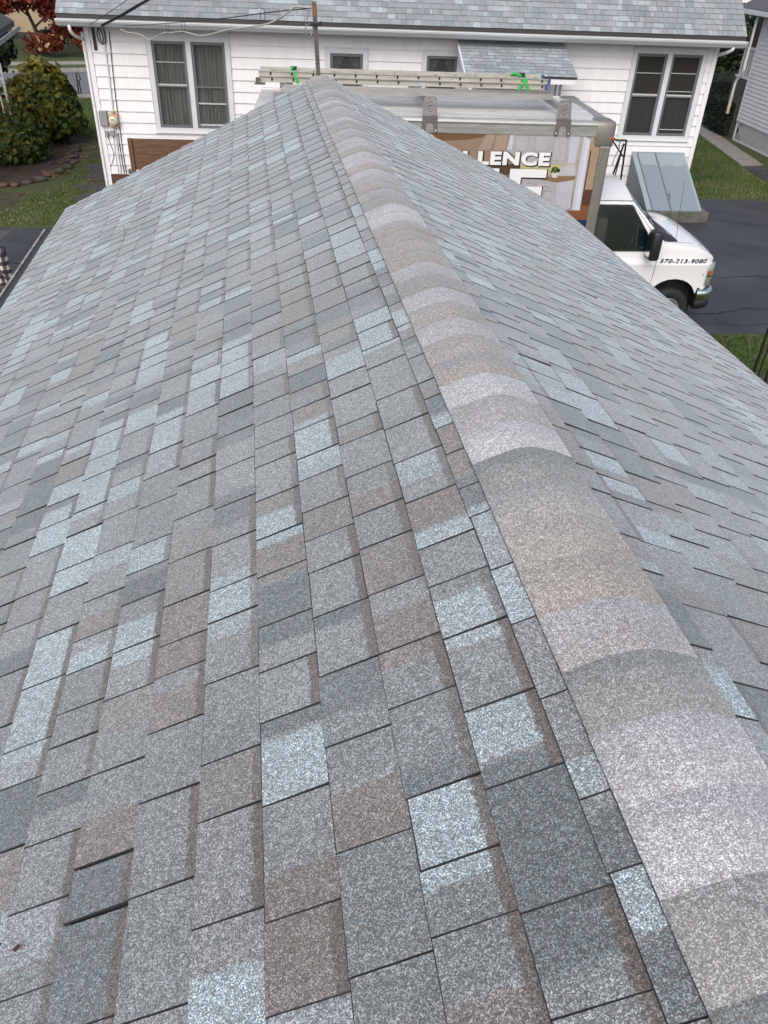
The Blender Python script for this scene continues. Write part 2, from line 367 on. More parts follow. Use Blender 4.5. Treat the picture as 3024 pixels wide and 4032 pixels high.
def tabs_mesh(name, tabs, base, mats):
    vs, fs, mi, uvs, cols = [], [], [], [], []
    for P, tone, _ in tabs:
        o = len(vs); vs += [(p[0]-base[0], p[1]-base[1], p[2]-base[2]) for p in P]
        cols += [tone]*len(P)
        for k, f in enumerate(TABF):
            fs.append([i+o for i in f]); mi.append(0 if k == 0 else 1)
            uvs += TABUV if k == 0 else [(0, 0)]*4
    me = bpy.data.meshes.new(name); me.from_pydata(vs, [], fs)
    for m in mats: me.materials.append(m)
    me.polygons.foreach_set('material_index', mi)
    ul = me.uv_layers.new(name='UVMap'); ul.data.foreach_set('uv', [c for q in uvs for c in q])
    at = me.attributes.new('tab', 'FLOAT_COLOR', 'POINT'); at.data.foreach_set('color', [c for q in cols for c in q])
    me.update(); return me
def px_size(P):
    """how large a piece shows from the camera (0 when out of view)"""
    c = sum((Vector(p) for p in P[4:8]), Vector())/4; d = c-CAMP; z = d.dot(AXF)
    if z < 0.1: return 0
    x, y = d.dot(AXR)/z*781, d.dot(AXD)/z*781
    if abs(x) > 384 or abs(y) > 512: return 0
    nrm = (Vector(P[5])-Vector(P[4])).cross(Vector(P[7])-Vector(P[4]))
    return abs(nrm.dot(d.normalized()))/(d.length**2)
def shingle_parts(slope, tabs, keep, mats, to_world=lambda p: p):
    b = BASES[slope.name]
    rest = []
    for i, t in enumerate(tabs):
        if i in keep:
            me = tabs_mesh('shingle', [t], b, mats); o = bpy.data.objects.new('shingle', me); COL.objects.link(o); o.parent = slope
        else: rest.append(t)
    if rest:
        me = tabs_mesh('shingle_field', rest, b, mats); o = bpy.data.objects.new('shingle_field', me); COL.objects.link(o); o.parent = slope
        o['kind'] = 'stuff'

# ------------------------------------------------------------------ ground, roads, paths
GLOW = -0.27                    # the driveway dips towards the garage
def gz(y): return GLOW if y < 14.2 else (0.0 if y > 18.0 else GLOW*(18.0-y)/3.8)
def drape(o):
    bm = bmesh.new(); bm.from_mesh(o.data)
    for yy in (14.2, 18.0):
        bmesh.ops.bisect_plane(bm, geom=list(bm.verts)+list(bm.edges)+list(bm.faces), plane_co=(0, yy, 0), plane_no=(0, 1, 0))
    for v in bm.verts: v.co.z += gz(v.co.y)
    bm.to_mesh(o.data); bm.free(); o.data.update()
def ground_material():
    m, nt, b = nodes_of('lawn_ground'); N, L = nt.nodes, nt.links
    tc = N.new('ShaderNodeTexCoord')
    def nz(sc, det=6, ro=0.6):
        n = N.new('ShaderNodeTexNoise'); n.inputs['Scale'].default_value = sc; n.inputs['Detail'].default_value = det; n.inputs['Roughness'].default_value = ro
        L.new(tc.outputs['Object'], n.inputs['Vector']); return n
    a = nz(0.55, 8, 0.7); rp = N.new('ShaderNodeValToRGB'); e = rp.color_ramp.elements
    e[0].position = 0.30; e[0].color = (0.064, 0.086, 0.025, 1); e[1].position = 0.72; e[1].color = (0.105, 0.100, 0.038, 1)
    x = e.new(0.55); x.color = (0.062, 0.082, 0.025, 1)
    L.new(a.outputs['Fac'], rp.inputs[0])
    f = nz(30, 5, 0.8); r2 = N.new('ShaderNodeValToRGB'); r2.color_ramp.elements[0].position = 0.3; r2.color_ramp.elements[0].color = (0.5, 0.5, 0.5, 1)
    r2.color_ramp.elements[1].position = 0.75; r2.color_ramp.elements[1].color = (1.35, 1.35, 1.25, 1)
    L.new(f.outputs['Fac'], r2.inputs[0])
    mx = N.new('ShaderNodeMix'); mx.data_type = 'RGBA'; mx.blend_type = 'MULTIPLY'; mx.inputs['Factor'].default_value = 1
    L.new(rp.outputs[0], mx.inputs[6]); L.new(r2.outputs[0], mx.inputs[7])
    L.new(mx.outputs[2], b.inputs['Base Color']); b.inputs['Roughness'].default_value = 0.95
    bp = N.new('ShaderNodeBump'); bp.inputs['Strength'].default_value = 0.8; bp.inputs['Distance'].default_value = 0.03
    L.new(f.outputs['Fac'], bp.inputs['Height']); L.new(bp.outputs[0], b.inputs['Normal'])
    return m
def asphalt_material(name, dark, light, cracks=True, rough=0.55):
    m, nt, b = nodes_of(name); N, L = nt.nodes, nt.links
    tc = N.new('ShaderNodeTexCoord')
    n1 = N.new('ShaderNodeTexNoise'); n1.inputs['Scale'].default_value = 0.8; n1.inputs['Detail'].default_value = 7; n1.inputs['Roughness'].default_value = 0.65
    L.new(tc.outputs['Object'], n1.inputs['Vector'])
    rp = N.new('ShaderNodeValToRGB'); e = rp.color_ramp.elements; e[0].position = 0.32; e[0].color = (*dark, 1); e[1].position = 0.70; e[1].color = (*light, 1)
    L.new(n1.outputs['Fac'], rp.inputs[0])
    n2 = N.new('ShaderNodeTexNoise'); n2.inputs['Scale'].default_value = 90; n2.inputs['Detail'].default_value = 3
    L.new(tc.outputs['Object'], n2.inputs['Vector'])
    mr = N.new('ShaderNodeMapRange'); mr.inputs[1].default_value = 0.3; mr.inputs[2].default_value = 0.7; mr.inputs[3].default_value = 0.7; mr.inputs[4].default_value = 1.3
    L.new(n2.outputs['Fac'], mr.inputs[0])
    mx = N.new('ShaderNodeMix'); mx.data_type = 'RGBA'; mx.blend_type = 'MULTIPLY'; mx.inputs['Factor'].default_value = 1
    L.new(rp.outputs[0], mx.inputs[6]); L.new(mr.outputs[0], mx.inputs[7]); out = mx.outputs[2]
    bp = N.new('ShaderNodeBump'); bp.inputs['Strength'].default_value = 0.35; bp.inputs['Distance'].default_value = 0.006
    L.new(n2.outputs['Fac'], bp.inputs['Height'])
    L.new(out, b.inputs['Base Color']); L.new(bp.outputs[0], b.inputs['Normal'])
    r3 = N.new('ShaderNodeMapRange'); r3.inputs[3].default_value = rough-0.15; r3.inputs[4].default_value = rough+0.2
    L.new(n1.outputs['Fac'], r3.inputs[0]); L.new(r3.outputs[0], b.inputs['Roughness'])
    return m
M_GROUND = ground_material()
M_ASPH = asphalt_material('driveway_asphalt', (0.020, 0.021, 0.025), (0.056, 0.058, 0.066))
M_STREET = asphalt_material('street_asphalt', (0.115, 0.12, 0.13), (0.15, 0.155, 0.165), rough=0.7)
M_CRACK = mk('asphalt_crack', (0.006, 0.006, 0.007), 0.9)
M_SOIL = mk('bare_soil', (0.052, 0.036, 0.026), 0.95, var=0.4, vscale=4, bump=0.8, bscale=14)
M_BROWNLAWN = mk('brown_lawn', (0.15, 0.085, 0.04), 0.95, col2=(0.10, 0.075, 0.03), vscale=0.6)

def sheet(name, outline, z, mat, wob=0.05, step=0.4, thick=0.0):
    """a flat surface with a slightly uneven outline"""
    pts = []
    n = len(outline)
    for i in range(n):
        a, b = Vector(outline[i]), Vector(outline[(i+1) % n]); k = max(1, int((b-a).length/step))
        for j in range(k):
            p = a.lerp(b, j/k)
            w = 0 if wob == 0 else wob*(mnoise.noise(Vector((p.x*0.9, p.y*0.9, 3.1)))+0.6*mnoise.noise(Vector((p.x*3.1, p.y*3.1, 7.7))))
            d = (b-a).normalized(); pts.append((p.x-d.y*w, p.y+d.x*w, z))
    mb = MB()
    if thick: mb.poly([(p[0], p[1], z-thick) for p in pts], (0, 0, 1), thick)
    else: mb.add(pts, [list(range(len(pts)))])
    o = mb.build(name, mat, None, (0, 0, 0)); o['kind'] = 'structure'; drape(o); return o
g = MB().add([(-250, -120, 0), (250, -120, 0), (250, 300, 0), (-250, 300, 0)], [(0, 1, 2, 3)]).build('ground', M_GROUND, None, (0, 0, 0)); g['kind'] = 'structure'; drape(g)
sheet('driveway', [(-30, -6), (-2.2, -6), (-2.2, 7.6), (2.6, 7.6), (2.6, 12.42), (30, 12.42), (30, 19.2), (11.8, 20.0), (11.0, 20.25), (9.4, 20.25), (-5.2, 20.1), (-5.15, 17.3), (-5.7, 17.2), (-30, 17.0)], 0.004, M_ASPH, 0.06)
sheet('driveway_patch', [(-6.62, 16.1), (-6.45, 17.0), (-9, 17.02), (-9, 15.9)], 0.008, asphalt_material('old_asphalt', (0.05, 0.048, 0.046), (0.08, 0.075, 0.07)), 0.04)
sheet('driveway_edge', [(12.42, 24.0), (12.3, 22.6), (12.5, 21.2), (17, 21.2), (17, 23.9)], 0.008, M_ASPH, 0.08)
sheet('path', [(12.45, 24.1), (13.2, 24.3), (13.75, 29.0), (14.3, 31), (16.5, 36.0), (16.0, 36.1), (13.6, 31.2), (13.05, 29.2)], 0.006, M_CONC, 0.05)
sheet('planting_bed', [(-7.5, 20.5), (-6.95, 20.9), (-6.75, 22.5), (-6.9, 25.2), (-12, 26.5), (-12, 20.4)], 0.006, M_SOIL, 0.12)
sheet('bare_soil', [(-7.0, 18.5), (-7.0, 19.7), (-9, 19.7), (-9, 18.4)], 0.005, M_SOIL, 0.15)
sheet('strip_soil', [(6.1, 9.9), (6.9, 10.3), (8.9, 10.8), (8.9, 7.0), (6.1, 7.0)], 0.005, M_SOIL, 0.12)
SK = 0.345
def sy_near(x): return 33.05+SK*(x+8.8)
def sy_far(x): return 39.6+SK*(x+10.4)
sheet('street', [(-80, sy_near(-80)), (90, sy_near(90)), (90, sy_far(90)), (-80, sy_far(-80))], 0.004, M_STREET, 0.0, 500)
def strip(name, x0, x1, off, w, z, mat, thick, parent_kind=True):
    return sheet(name, [(x0, sy_far(x0)+off), (x1, sy_far(x1)+off), (x1, sy_far(x1)+off+w), (x0, sy_far(x0)+off+w)], z, mat, 0.0, 500, thick)
strip('kerb', -80, 90, 0.0, 0.18, 0.13, M_CONC, 0.14)
strip('verge', -80, 90, 0.18, 1.25, 0.115, M_GROUND, 0.12)
strip('sidewalk', -80, 90, 1.43, 1.1, 0.13, M_WALK, 0.14)
strip('far_lawn', -80, 14, 2.53, 40, 0.12, M_GROUND, 0.12)
strip('far_brown_lawn', 14, 90, 5.0, 60, 0.12, M_BROWNLAWN, 0.12)
k2 = sheet('kerb_near', [(-80, sy_near(-80)-0.16), (90, sy_near(90)-0.16), (90, sy_near(90)), (-80, sy_near(-80))], 0.10, M_CONC, 0, 500, 0.11); k2.name = 'kerb'
# cracks in the driveway: real dark grooves filled with dirt, laid on the asphalt
def crack(pts, w):
    mb = MB(); P = []
    for i in range(len(pts)-1):
        a, b = Vector(pts[i]), Vector(pts[i+1]); k = max(2, int((b-a).length/0.12))
        for j in range(k): 
            p = a.lerp(b, j/k); P.append((p.x+rr(-.02, .02), p.y+rr(-.035, .035)))
    vs, fs = [], []
    for i, p in enumerate(P):
        ww = w*rr(0.4, 1.3)
        vs += [(p[0], p[1]-ww, 0.0085), (p[0], p[1]+ww, 0.0085)]
    fs = [(2*i, 2*i+2, 2*i+3, 2*i+1) for i in range(len(P)-1)]
    return MB().add(vs, fs)
for pts, w in (([(6.3, 13.35), (7.2, 13.32), (7.8, 13.6), (9, 13.5), (13, 13.8)], 0.016), ([(6.5, 14.9), (7.4, 15.0), (8.6, 15.15), (12, 15.1)], 0.011),
               ([(6.3, 12.9), (7.2, 12.8), (8.2, 12.85), (10, 12.7)], 0.009), ([(7.0, 13.1), (7.25, 12.8), (7.5, 12.6)], 0.008), ([(9.15, 18.5), (9.9, 18.1), (11.2, 17.8), (13, 17.9)], 0.010),
               ([(8.2, 13.2), (8.35, 12.8), (8.6, 12.55)], 0.008), ([(-8.5, 15.2), (-6.3, 15.4), (-4.5, 15.3)], 0.012), ([(-7.5, 13.2), (-6, 13.5), (-4, 13.3)], 0.01)):
    o = crack(pts, w).build('driveway_crack', M_CRACK, None, (0, 0, 0)); o['kind'] = 'structure'; drape(o)

# ------------------------------------------------------------------ garage with the shingled roof in the foreground
A = 0.4452; CA, SA = math.cos(A), math.sin(A)
S_EAVE = 0.206+18*EXPO; Y0, Y1 = -2.2, 8.25
def pos_l(u, su, t):
    s = S_EAVE-su; return (-s*CA-t*SA, u, RZ-s*SA+t*CA)
def pos_r(u, su, t):
    s = S_EAVE-su; return (s*CA+t*SA, u, RZ-s*SA+t*CA)
garage = thing('garage', 'garage with grey-blue architectural shingle roof filling the foreground', 'garage', (0, 3.0, 0), frame='w')
def slab(pos):
    mb = MB(); a, b = Y0, Y1-0.012
    mb.hexa([pos(a, 0.012, -0.03), pos(b, 0.012, -0.03), pos(b, S_EAVE-0.045, -0.03), pos(a, S_EAVE-0.045, -0.03), pos(a, 0.012, -0.004), pos(b, 0.012, -0.004), pos(b, S_EAVE-0.045, -0.004), pos(a, S_EAVE-0.045, -0.004)])
    return mb
slopeL = slab(pos_l).build('roof_slope', M_DECK, garage); slopeR = slab(pos_r).build('roof_slope', M_DECK, garage)
rg = random.Random(21)
tabsL = lay_tabs(pos_l, Y0, Y1, 19, EXPO, rnd=rg); tabsR = lay_tabs(pos_r, Y0, Y1, 19, EXPO, rnd=rg)
allsz = [(px_size(t[0]), 0, i) for i, t in enumerate(tabsL)]+[(px_size(t[0]), 1, i) for i, t in enumerate(tabsR)]
allsz.sort(reverse=True); top = [q for q in allsz[:300] if q[0] > 0]
shingle_parts(slopeL, tabsL, {i for _, k, i in top if k == 0}, [M_SHINGLE, M_CUT])
shingle_parts(slopeR, tabsR, {i for _, k, i in top if k == 1}, [M_SHINGLE, M_CUT])
# ridge vent and its rounded cap shingles
vent = MB()
for sgn, pos in ((-1, pos_l), (1, pos_r)):
    a, b, s0, s1 = Y0, Y1-0.02, S_EAVE-(0.148 if sgn < 0 else 0.125), S_EAVE-0.06
    vent.hexa([pos(a, s0, 0.004), pos(b, s0, 0.004), pos(b, s1, 0.004), pos(a, s1, 0.004), pos(a, s0, 0.0115), pos(b, s0, 0.0115), pos(b, s1, 0.004), pos(a, s1, 0.004)])
vent = vent.build('ridge_vent', M_GUTD, garage)
CW = 0.158; CE = 0.142
def cap_profile(lift):
    rad = 0.062; c = SA*(math.sqrt(CW*CW+rad*rad)-CW)+0.012
    pts = []
    for k in range(17):
        q = -1+2*k/16; sl = abs(q)*CW
        if q > 0: sl *= 0.88; q *= 0.88
        pts.append((q*CW*CA, -SA*math.sqrt(sl*sl+rad*rad)+c+lift))
    return pts
CAPSEQ = (0.05, 0.36, 0.82, 0.80, 0.28, 0.60, 0.50, 0.48, 0.42, 0.20, 0.90, 0.62, 0.86, 0.50, 0.56, 0.72, 0.46, 0.78, 0.36, 0.60, 0.50)
rc = random.Random(4); yc = Y0; ncap = int((Y1-Y0)/CE)
for i in range(ncap+1):
    a = Y0+i*CE; b = min(a+CE*1.22, Y1+0.004)
    w = rc.uniform(-0.003, 0.003)
    near = cap_profile(0.0050+rc.uniform(-.0004, .0006)); far = cap_profile(0.0026)
    vs, uv = [], []
    # butt faces the camera end (laid from far gable back), pieces overlap like scales
    n = len(near)
    for row, (pr, y) in enumerate(((near, a), (far, b))):
        for k, (x, z) in enumerate(pr): vs.append((x*(1+w), y+rc.uniform(-.0012, .0012), RZ+z))
    for k, (x, z) in enumerate(near): vs.append((x*(1+w), a+0.0005, RZ+z-0.003))
    for k, (x, z) in enumerate(far): vs.append((x*(1+w), b, RZ+z-0.003))
    fs = [(k, k+1, n+k+1, n+k) for k in range(n-1)]; nt_ = len(fs)
    fs += [(2*n+k, 2*n+k+1, k+1, k) for k in range(n-1)]+[(0, n, 3*n, 2*n), (n-1, 2*n-1, 4*n-1, 3*n-1)]
    me = bpy.data.meshes.new('ridge_shingle'); b0 = BASES[vent.name]
    me.from_pydata([(v[0]-b0[0], v[1]-b0[1], v[2]-b0[2]) for v in vs], [], fs)
    me.materials.append(M_CAP); me.materials.append(M_CUT)
    me.polygons.foreach_set('material_index', [0]*nt_+[0]*(n-1)+[1, 1]); me.polygons.foreach_set('use_smooth', [True]*nt_+[False]*(len(fs)-nt_))
    ul = me.uv_layers.new(name='UVMap'); uvs = []
    for f in fs:
        for v in f: uvs.append((((v//n) % 2)*1.0, (v % n)/(n-1)*0.7))
    ul.data.foreach_set('uv', [c for q in uvs for c in q])
    kk = i-int((0.30-Y0)/CE)
    t1 = CAPSEQ[kk] if 0 <= kk < len(CAPSEQ) else rc.choice((0.25, 0.35, 0.45, 0.5, 0.5, 0.6, 0.65, 0.78, 0.9)); t2 = min(0.95, max(0.05, t1+rc.choice((0, 0.06, -0.06, 0.12, -0.12))))
    at = me.attributes.new('tab', 'FLOAT_COLOR', 'POINT'); at.data.foreach_set('color', [c for _ in vs for c in (t1, t2, 0.0, rc.uniform(0.3, 0.7))])
    me.update(); o = bpy.data.objects.new('ridge_shingle', me); COL.objects.link(o); o.parent = vent
# eaves, gutter, walls
def _gut(mb):
    # left eave gutter: thin lip and trough along the drip edge
    x = pos_l(0, 0, 0)
    for (y0, y1) in ((Y0, 7.62),):
        prof = [(x[0]-0.005, x[2]-0.02), (x[0]-0.01, x[2]-0.10), (x[0]-0.05, x[2]-0.11), (x[0]-0.085, x[2]-0.06), (x[0]-0.088, x[2]-0.005), (x[0]-0.070, x[2]-0.005), (x[0]-0.070, x[2]-0.055), (x[0]-0.045, x[2]-0.095), (x[0]-0.018, x[2]-0.09)]
        n = len(prof); vs = [(p[0], y0, p[1]) for p in prof]+[(p[0], y1, p[1]) for p in prof]
        mb.add(vs, [(k, k+1, n+k+1, n+k) for k in range(n-1)]+[list(range(n))])
gutL = part('gutter', M_GUTOLD, garage, _gut)
ge = pos_l(0, 0, 0); MB().box(ge[0]-0.0695, ge[0]-0.008, Y0+0.02, 7.60, ge[2]-0.08, ge[2]-0.016).build('gutter_shade_fill', M_GUTD, gutL)  # dark filler block standing in for the shade inside the trough
def _drip(mb):
    for pos in (pos_l, pos_r):
        e = pos(0, 0, 0); sg = -1 if e[0] < 0 else 1
        mb.box(min(e[0], e[0]+sg*0.006), max(e[0], e[0]+sg*0.006), Y0, Y1-0.01, e[2]-0.055, e[2]-0.004)
part('drip_edge', M_DRIP, garage, _drip)
def _gw(mb):
    xl, zt = 2.22, RZ-S_EAVE*SA-0.02
    mb.add([(-xl, Y0+0.3, -.3), (xl, Y0+0.3, -.3), (xl, Y1-0.3, -.3), (-xl, Y1-0.3, -.3), (-xl, Y0+0.3, zt), (xl, Y0+0.3, zt), (xl, Y1-0.3, zt), (-xl, Y1-0.3, zt), (0, Y0+0.3, RZ-0.05), (0, Y1-0.3, RZ-0.05)],
           [(0,1,5,8,4), (2,3,7,9,6), (1,2,6,5), (3,0,4,7), (4,8,9,7), (5,6,9,8)])
part('wall', M_WHITE, garage, _gw)
def _fas(mb):
    for pos in (pos_l, pos_r):
        for (a, b) in ((Y1-0.035, Y1-0.012), (Y0, Y0+0.02)):
            mb.hexa([pos(a, 0.01, -0.17), pos(b, 0.01, -0.17), pos(b, S_EAVE, -0.17), pos(a, S_EAVE, -0.17), pos(a, 0.01, -0.031), pos(b, 0.01, -0.031), pos(b, S_EAVE, -0.031), pos(a, S_EAVE, -0.031)])
part('rake_board', M_TRIM2, garage, _fas)

# litter on the roof
def on_left(x, y, h=0.012): return Vector((x, y, RZ+x*SA/CA+h/CA))
for k, (x, y, kind) in enumerate(((-1.617, 5.87, 'twig'), (-0.846, 5.456, 'leaf'), (-1.18, 5.074, 'leaf'), (-1.829, 5.037, 'leaf'), (-1.18, 0.793, 'leaf'))):
    p = on_left(x, y, 0.016)
    if kind == 'twig':
        o = MB().tube([p, p+Vector((0.01, 0.03, 0.03)), p+Vector((0.0, 0.05, 0.07))], [0.004, 0.003, 0.0015], 5).build('twig', M_TWIG, None, tuple(p), 'w')
        tag(o, 'short brown twig standing up on the left roof slope', 'twig')
    else:
        a = rr(0, 6.28); s = rr(0.006, 0.010); e = Vector((math.cos(a), math.sin(a), math.cos(a)*SA/CA)); q = Vector((-math.sin(a), math.cos(a), -math.sin(a)*SA/CA))
        vs = [p-e*s*1.4, p+q*s+Vector((0, 0, .006)), p+e*s*1.6+Vector((0, 0, .008)), p-q*s+Vector((0, 0, .003)), p+Vector((0, 0, .004))]
        o = MB().add(vs, [(0, 4, 1), (1, 4, 2), (2, 4, 3), (3, 4, 0)]).build('dry_leaf', M_LEAFDRY, None, tuple(p), 'w')
        tag(o, {1: 'tiny dark leaf farthest up the left roof slope, nearest the ridge', 2: 'tiny dark leaf in the middle of the upper left roof slope', 3: 'tiny dark leaf on the upper left roof slope nearest the gutter', 4: 'tiny reddish dry leaf on the roof at the lower left corner'}[k], 'leaf', 'dry leaves on the garage roof')

# ------------------------------------------------------------------ perforated steel mast on the garage gable, with its clamp
mast = thing('steel_mast', 'rusty perforated steel post rising from the far garage gable', 'post', (0.0, 8.30, 3.3))
def _mast(mb):
    mb.box(-0.055+0.045, 0.03, 8.315, 8.345, 3.3, 3.3+0.02)   # foot plate
    for (x0, z0, x1, z1) in ((-0.005, 3.3, -0.068, 4.615),):
        d = Vector((x1-x0, 0, z1-z0)).normalized(); w = 0.020
        mb.hexa([(x0-w, 8.300, z0), (x0+w, 8.300, z0), (x0+w, 8.306, z0), (x0-w, 8.306, z0), (x1-w, 8.300, z1), (x1+w, 8.300, z1), (x1+w, 8.306, z1), (x1-w, 8.306, z1)])
        mb.hexa([(x0+w-.004, 8.306, z0), (x0+w, 8.306, z0), (x0+w, 8.345, z0), (x0+w-.004, 8.345, z0), (x1+w-.004, 8.306, z1), (x1+w, 8.306, z1), (x1+w, 8.345, z1), (x1+w-.004, 8.345, z1)])
part('angle_bar', M_RUST2, mast, _mast)
def _holes(mb):
    for k in range(21):
        z = 3.98+k*0.0305; t = (z-3.3)/(4.615-3.3); x = -0.005+t*(-0.063)
        mb.cyl((x, 8.2985, z), (x, 8.3005, z), 0.0062, 8)
part('bolt_holes', M_BLACK, mast, _holes)
def _cl(mb):
    mb.box(-0.095, -0.01, 8.285, 8.299, 4.425, 4.452); mb.cyl((-0.012, 8.27, 4.458), (-0.012, 8.30, 4.458), 0.011, 10); mb.cyl((-0.095, 8.26, 4.442), (-0.095, 8.30, 4.442), 0.013, 10)
part('clamp', M_BLACK, mast, _cl)
part('rust_cap', M_RUST, mast, lambda mb: mb.hexa([(-0.083, 8.2975, 4.50), (-0.045, 8.2975, 4.50), (-0.045, 8.3, 4.50), (-0.083, 8.3, 4.50), (-0.088, 8.2975, 4.60), (-0.05, 8.2975, 4.60), (-0.05, 8.3, 4.60), (-0.088, 8.3, 4.60)]))

def smooth_path(pts, n=10):
    P = [Vector(p) for p in pts]; out = []
    for i in range(len(P)-1):
        p0, p1, p2, p3 = P[max(i-1, 0)], P[i], P[i+1], P[min(i+2, len(P)-1)]
        for j in range(n):
            t = j/n; out.append(0.5*((2*p1)+(-p0+p2)*t+(2*p0-5*p1+4*p2-p3)*t*t+(-p0+3*p1-3*p2+p3)*t**3))
    out.append(P[-1]); return out
def cable(name, pts, r, mat, label, cat='cable', group=None, twist=None):
    mb = MB(); P = smooth_path(pts, 8)
    mb.tube(P, r, 6)
    if twist:
        Q = []; L = 0; last = P[0]; PP = smooth_path(pts, 60)
        for p in PP:
            L += (p-last).length; last = p; Q.append(p+Vector((math.cos(L*twist), 0.3*math.sin(L*twist), math.sin(L*twist)))*r*2.0)
        mb.tube(Q, r*0.9, 5); mb.tube([2*a-b for a, b in zip(PP, Q)], r*0.9, 5)
    o = mb.build(name, mat, None, tuple(P[-1])); return tag(o, label, cat, group)
cable('cable', [(-0.095, 8.27, 4.565), (-0.566, 9.56, 4.432), (-1.105, 11.04, 4.268), (-2.01, 13.53, 4.013), (-3.168, 16.72, 3.70), (-4.11, 19.40, 3.45)], 0.005, M_CABLE, 'thin black support cable from the rusty post to the house eave')
cable('cable', [(-0.102, 8.29, 4.567), (-0.241, 8.67, 4.546), (-0.307, 8.85, 4.496), (-0.525, 9.44, 4.353), (-0.788, 10.15, 4.257), (-1.115, 11.04, 4.147), (-1.585, 12.31, 3.963), (-1.887, 13.15, 3.913), (-2.099, 13.74, 3.88), (-2.336, 14.38, 3.796)], 0.008, M_CABLEW, 'pale cable hanging in a wavy line from the rusty post')
cable('cable', [(-2.336, 14.38, 3.796), (-2.6, 15.2, 3.72), (-3.007, 16.19, 3.529), (-3.3, 17.02, 3.506), (-3.657, 18.02, 3.456), (-3.887, 18.65, 3.40), (-4.187, 19.4, 3.39)], 0.009, M_CABLEW, 'pale sagging cable end below the left part of the gutter')
cable('cable', [(-0.09, 8.27, 4.449), (-0.142, 8.25, 4.434), (-0.148, 8.24, 4.38), (-0.129, 8.24, 4.351), (-0.099, 8.25, 4.362), (-0.082, 8.27, 4.43)], 0.006, M_STEEL, 'grey wire loop hanging from the clamp on the rusty post', 'wire')
cable('cable', [(-0.148, 8.26, 4.44), (-0.13, 8.26, 4.50), (-0.12, 8.27, 4.56)], 0.004, M_STEEL, 'short grey wire tail above the clamp on the rusty post', 'wire')
cable('cable', [(-2.567+2.2, 8.0, 5.13), (-2.567, 14, 4.24), (-3.661, 17, 3.794), (-4.57, 19.42, 3.44)], 0.009, M_CABLE, 'thick twisted black service cable reaching the left house eave', twist=26)
cable('cable', [(-0.75, 8.4, 5.12), (-2.973, 14.5, 4.201), (-3.88, 17, 3.826), (-4.813, 19.42, 3.447)], 0.006, M_CABLE, 'thin straight black cable left of the twisted service cable')
for k, (x, y, z) in enumerate(((-2.02, 13.56, 3.955), (-2.42, 14.6, 3.86), (-0.62, 9.75, 4.38))):
    L = [(x+0.05*math.cos(a)*0.45, y+0.02*math.sin(a), z+0.075*math.sin(a)) for a in [i*math.pi/8 for i in range(17)]]
    cable('cable_loop', L, 0.0035, M_CABLE, ('thin black wire loop on the support cable above the left window', 'thin black wire loop nearest the house on the support cable', 'thin black wire loop nearest the rusty post on the support cable')[k], 'wire')

# ------------------------------------------------------------------ the white house across the driveway
HD = 20.0                                   # its front wall
HX0, HX1 = -5.08, 8.97
house = thing('white_house', 'long white clapboard house with grey shingle roof behind the truck', 'house', (2.0, HD, 0))
part('wall', [M_WHITE, M_ROOM], house, lambda mb: (mb.box(HX0+0.02, HX1-0.02, HD+0.16, HD+8.0, 0.30, 3.46, 1), mb.box(HX0+0.019, HX0+0.021, HD+0.02, HD+0.159, 0.3, 3.46), mb.box(HX1-0.021, HX1-0.019, HD+0.02, HD+8.01, 0.3, 3.46)))
part('foundation', M_CONCD, house, lambda mb: mb.box(HX0+0.03, HX1-0.03, HD+0.03, HD+7.97, 0.0, 0.30))
part('skirt_board', M_TRIM, house, lambda mb: mb.box(HX0+0.06, HX1-0.06, HD+0.005, HD+0.03, 0.0, 0.145))
for x0, x1 in ((HX0-0.015, HX0+0.085), (HX1-0.085, HX1+0.015)):
    part('corner_board', M_TRIM2, house, lambda mb: mb.box(x0, x1, HD-0.042, HD+0.09, 0.12, 3.46))
# windows: outer casing x0,x1,z0,z1
WIN = {'L': (-3.81, -2.03, 1.36, 3.25), 'A': (0.07, 1.00, 2.15, 3.12), 'B': (2.23, 3.12, 2.15, 3.13), 'R': (7.02, 8.75, 1.44, 3.31)}
DOOR = (3.55, 4.75, 0.30, 2.55)
ROW = 0.2285; ZB = 0.145
rs = random.Random(3)
nrow = 15
for k in range(nrow):
    z0 = ZB+k*ROW; z1 = min(z0+ROW+0.012, 3.46)
    cuts = sorted([(w[0]-0.0, w[1]+0.0) for w in list(WIN.values())+[DOOR] if z0 < w[3]-0.03 and z1 > w[2]+0.03])
    segs = []; x = HX0+0.085
    for a, b in cuts: segs.append((x, a)); x = b
    segs.append((x, HX1-0.085))
    trims = []
    for w in list(WIN.values())+[DOOR]:
        if z0 < w[3]-0.03 and z1 > w[2]+0.03:
            if z1 > w[3]+0.015: trims.append((w[0], w[1], w[3], z1))
            if z0 < w[2]-0.015: trims.append((w[0], w[1], z0, w[2]))
    for a, b, c, d in trims:
        MB().hexa([(a+.001, HD-0.030+.028*(c-z0)/ROW, c), (b-.001, HD-0.030+.028*(c-z0)/ROW, c), (b-.001, HD+0.019, c), (a+.001, HD+0.019, c), (a+.001, HD-0.003, d), (b-.001, HD-0.003, d), (b-.001, HD+0.019, d), (a+.001, HD+0.019, d)]).build('siding_board', M_WHITE, house)
    for a, b in segs:
        n = max(1, int((b-a)/3.4)); js = [a]+[a+(b-a)*(i+rs.uniform(-.25, .25))/n for i in range(1, n)]+[b]
        for p, q in zip(js, js[1:]):
            if q-p < 0.02: continue
            e = rs.uniform(-.0012, .0012)
            MB().hexa([(p+.001, HD-0.030+e, z0), (q-.001, HD-0.030+e, z0), (q-.001, HD+0.019, z0), (p+.001, HD+0.019, z0), (p+.001, HD-0.001, z1), (q-.001, HD-0.001, z1), (q-.001, HD+0.019, z1), (p+.001, HD+0.019, z1)]).build('siding_board', M_WHITE, house)
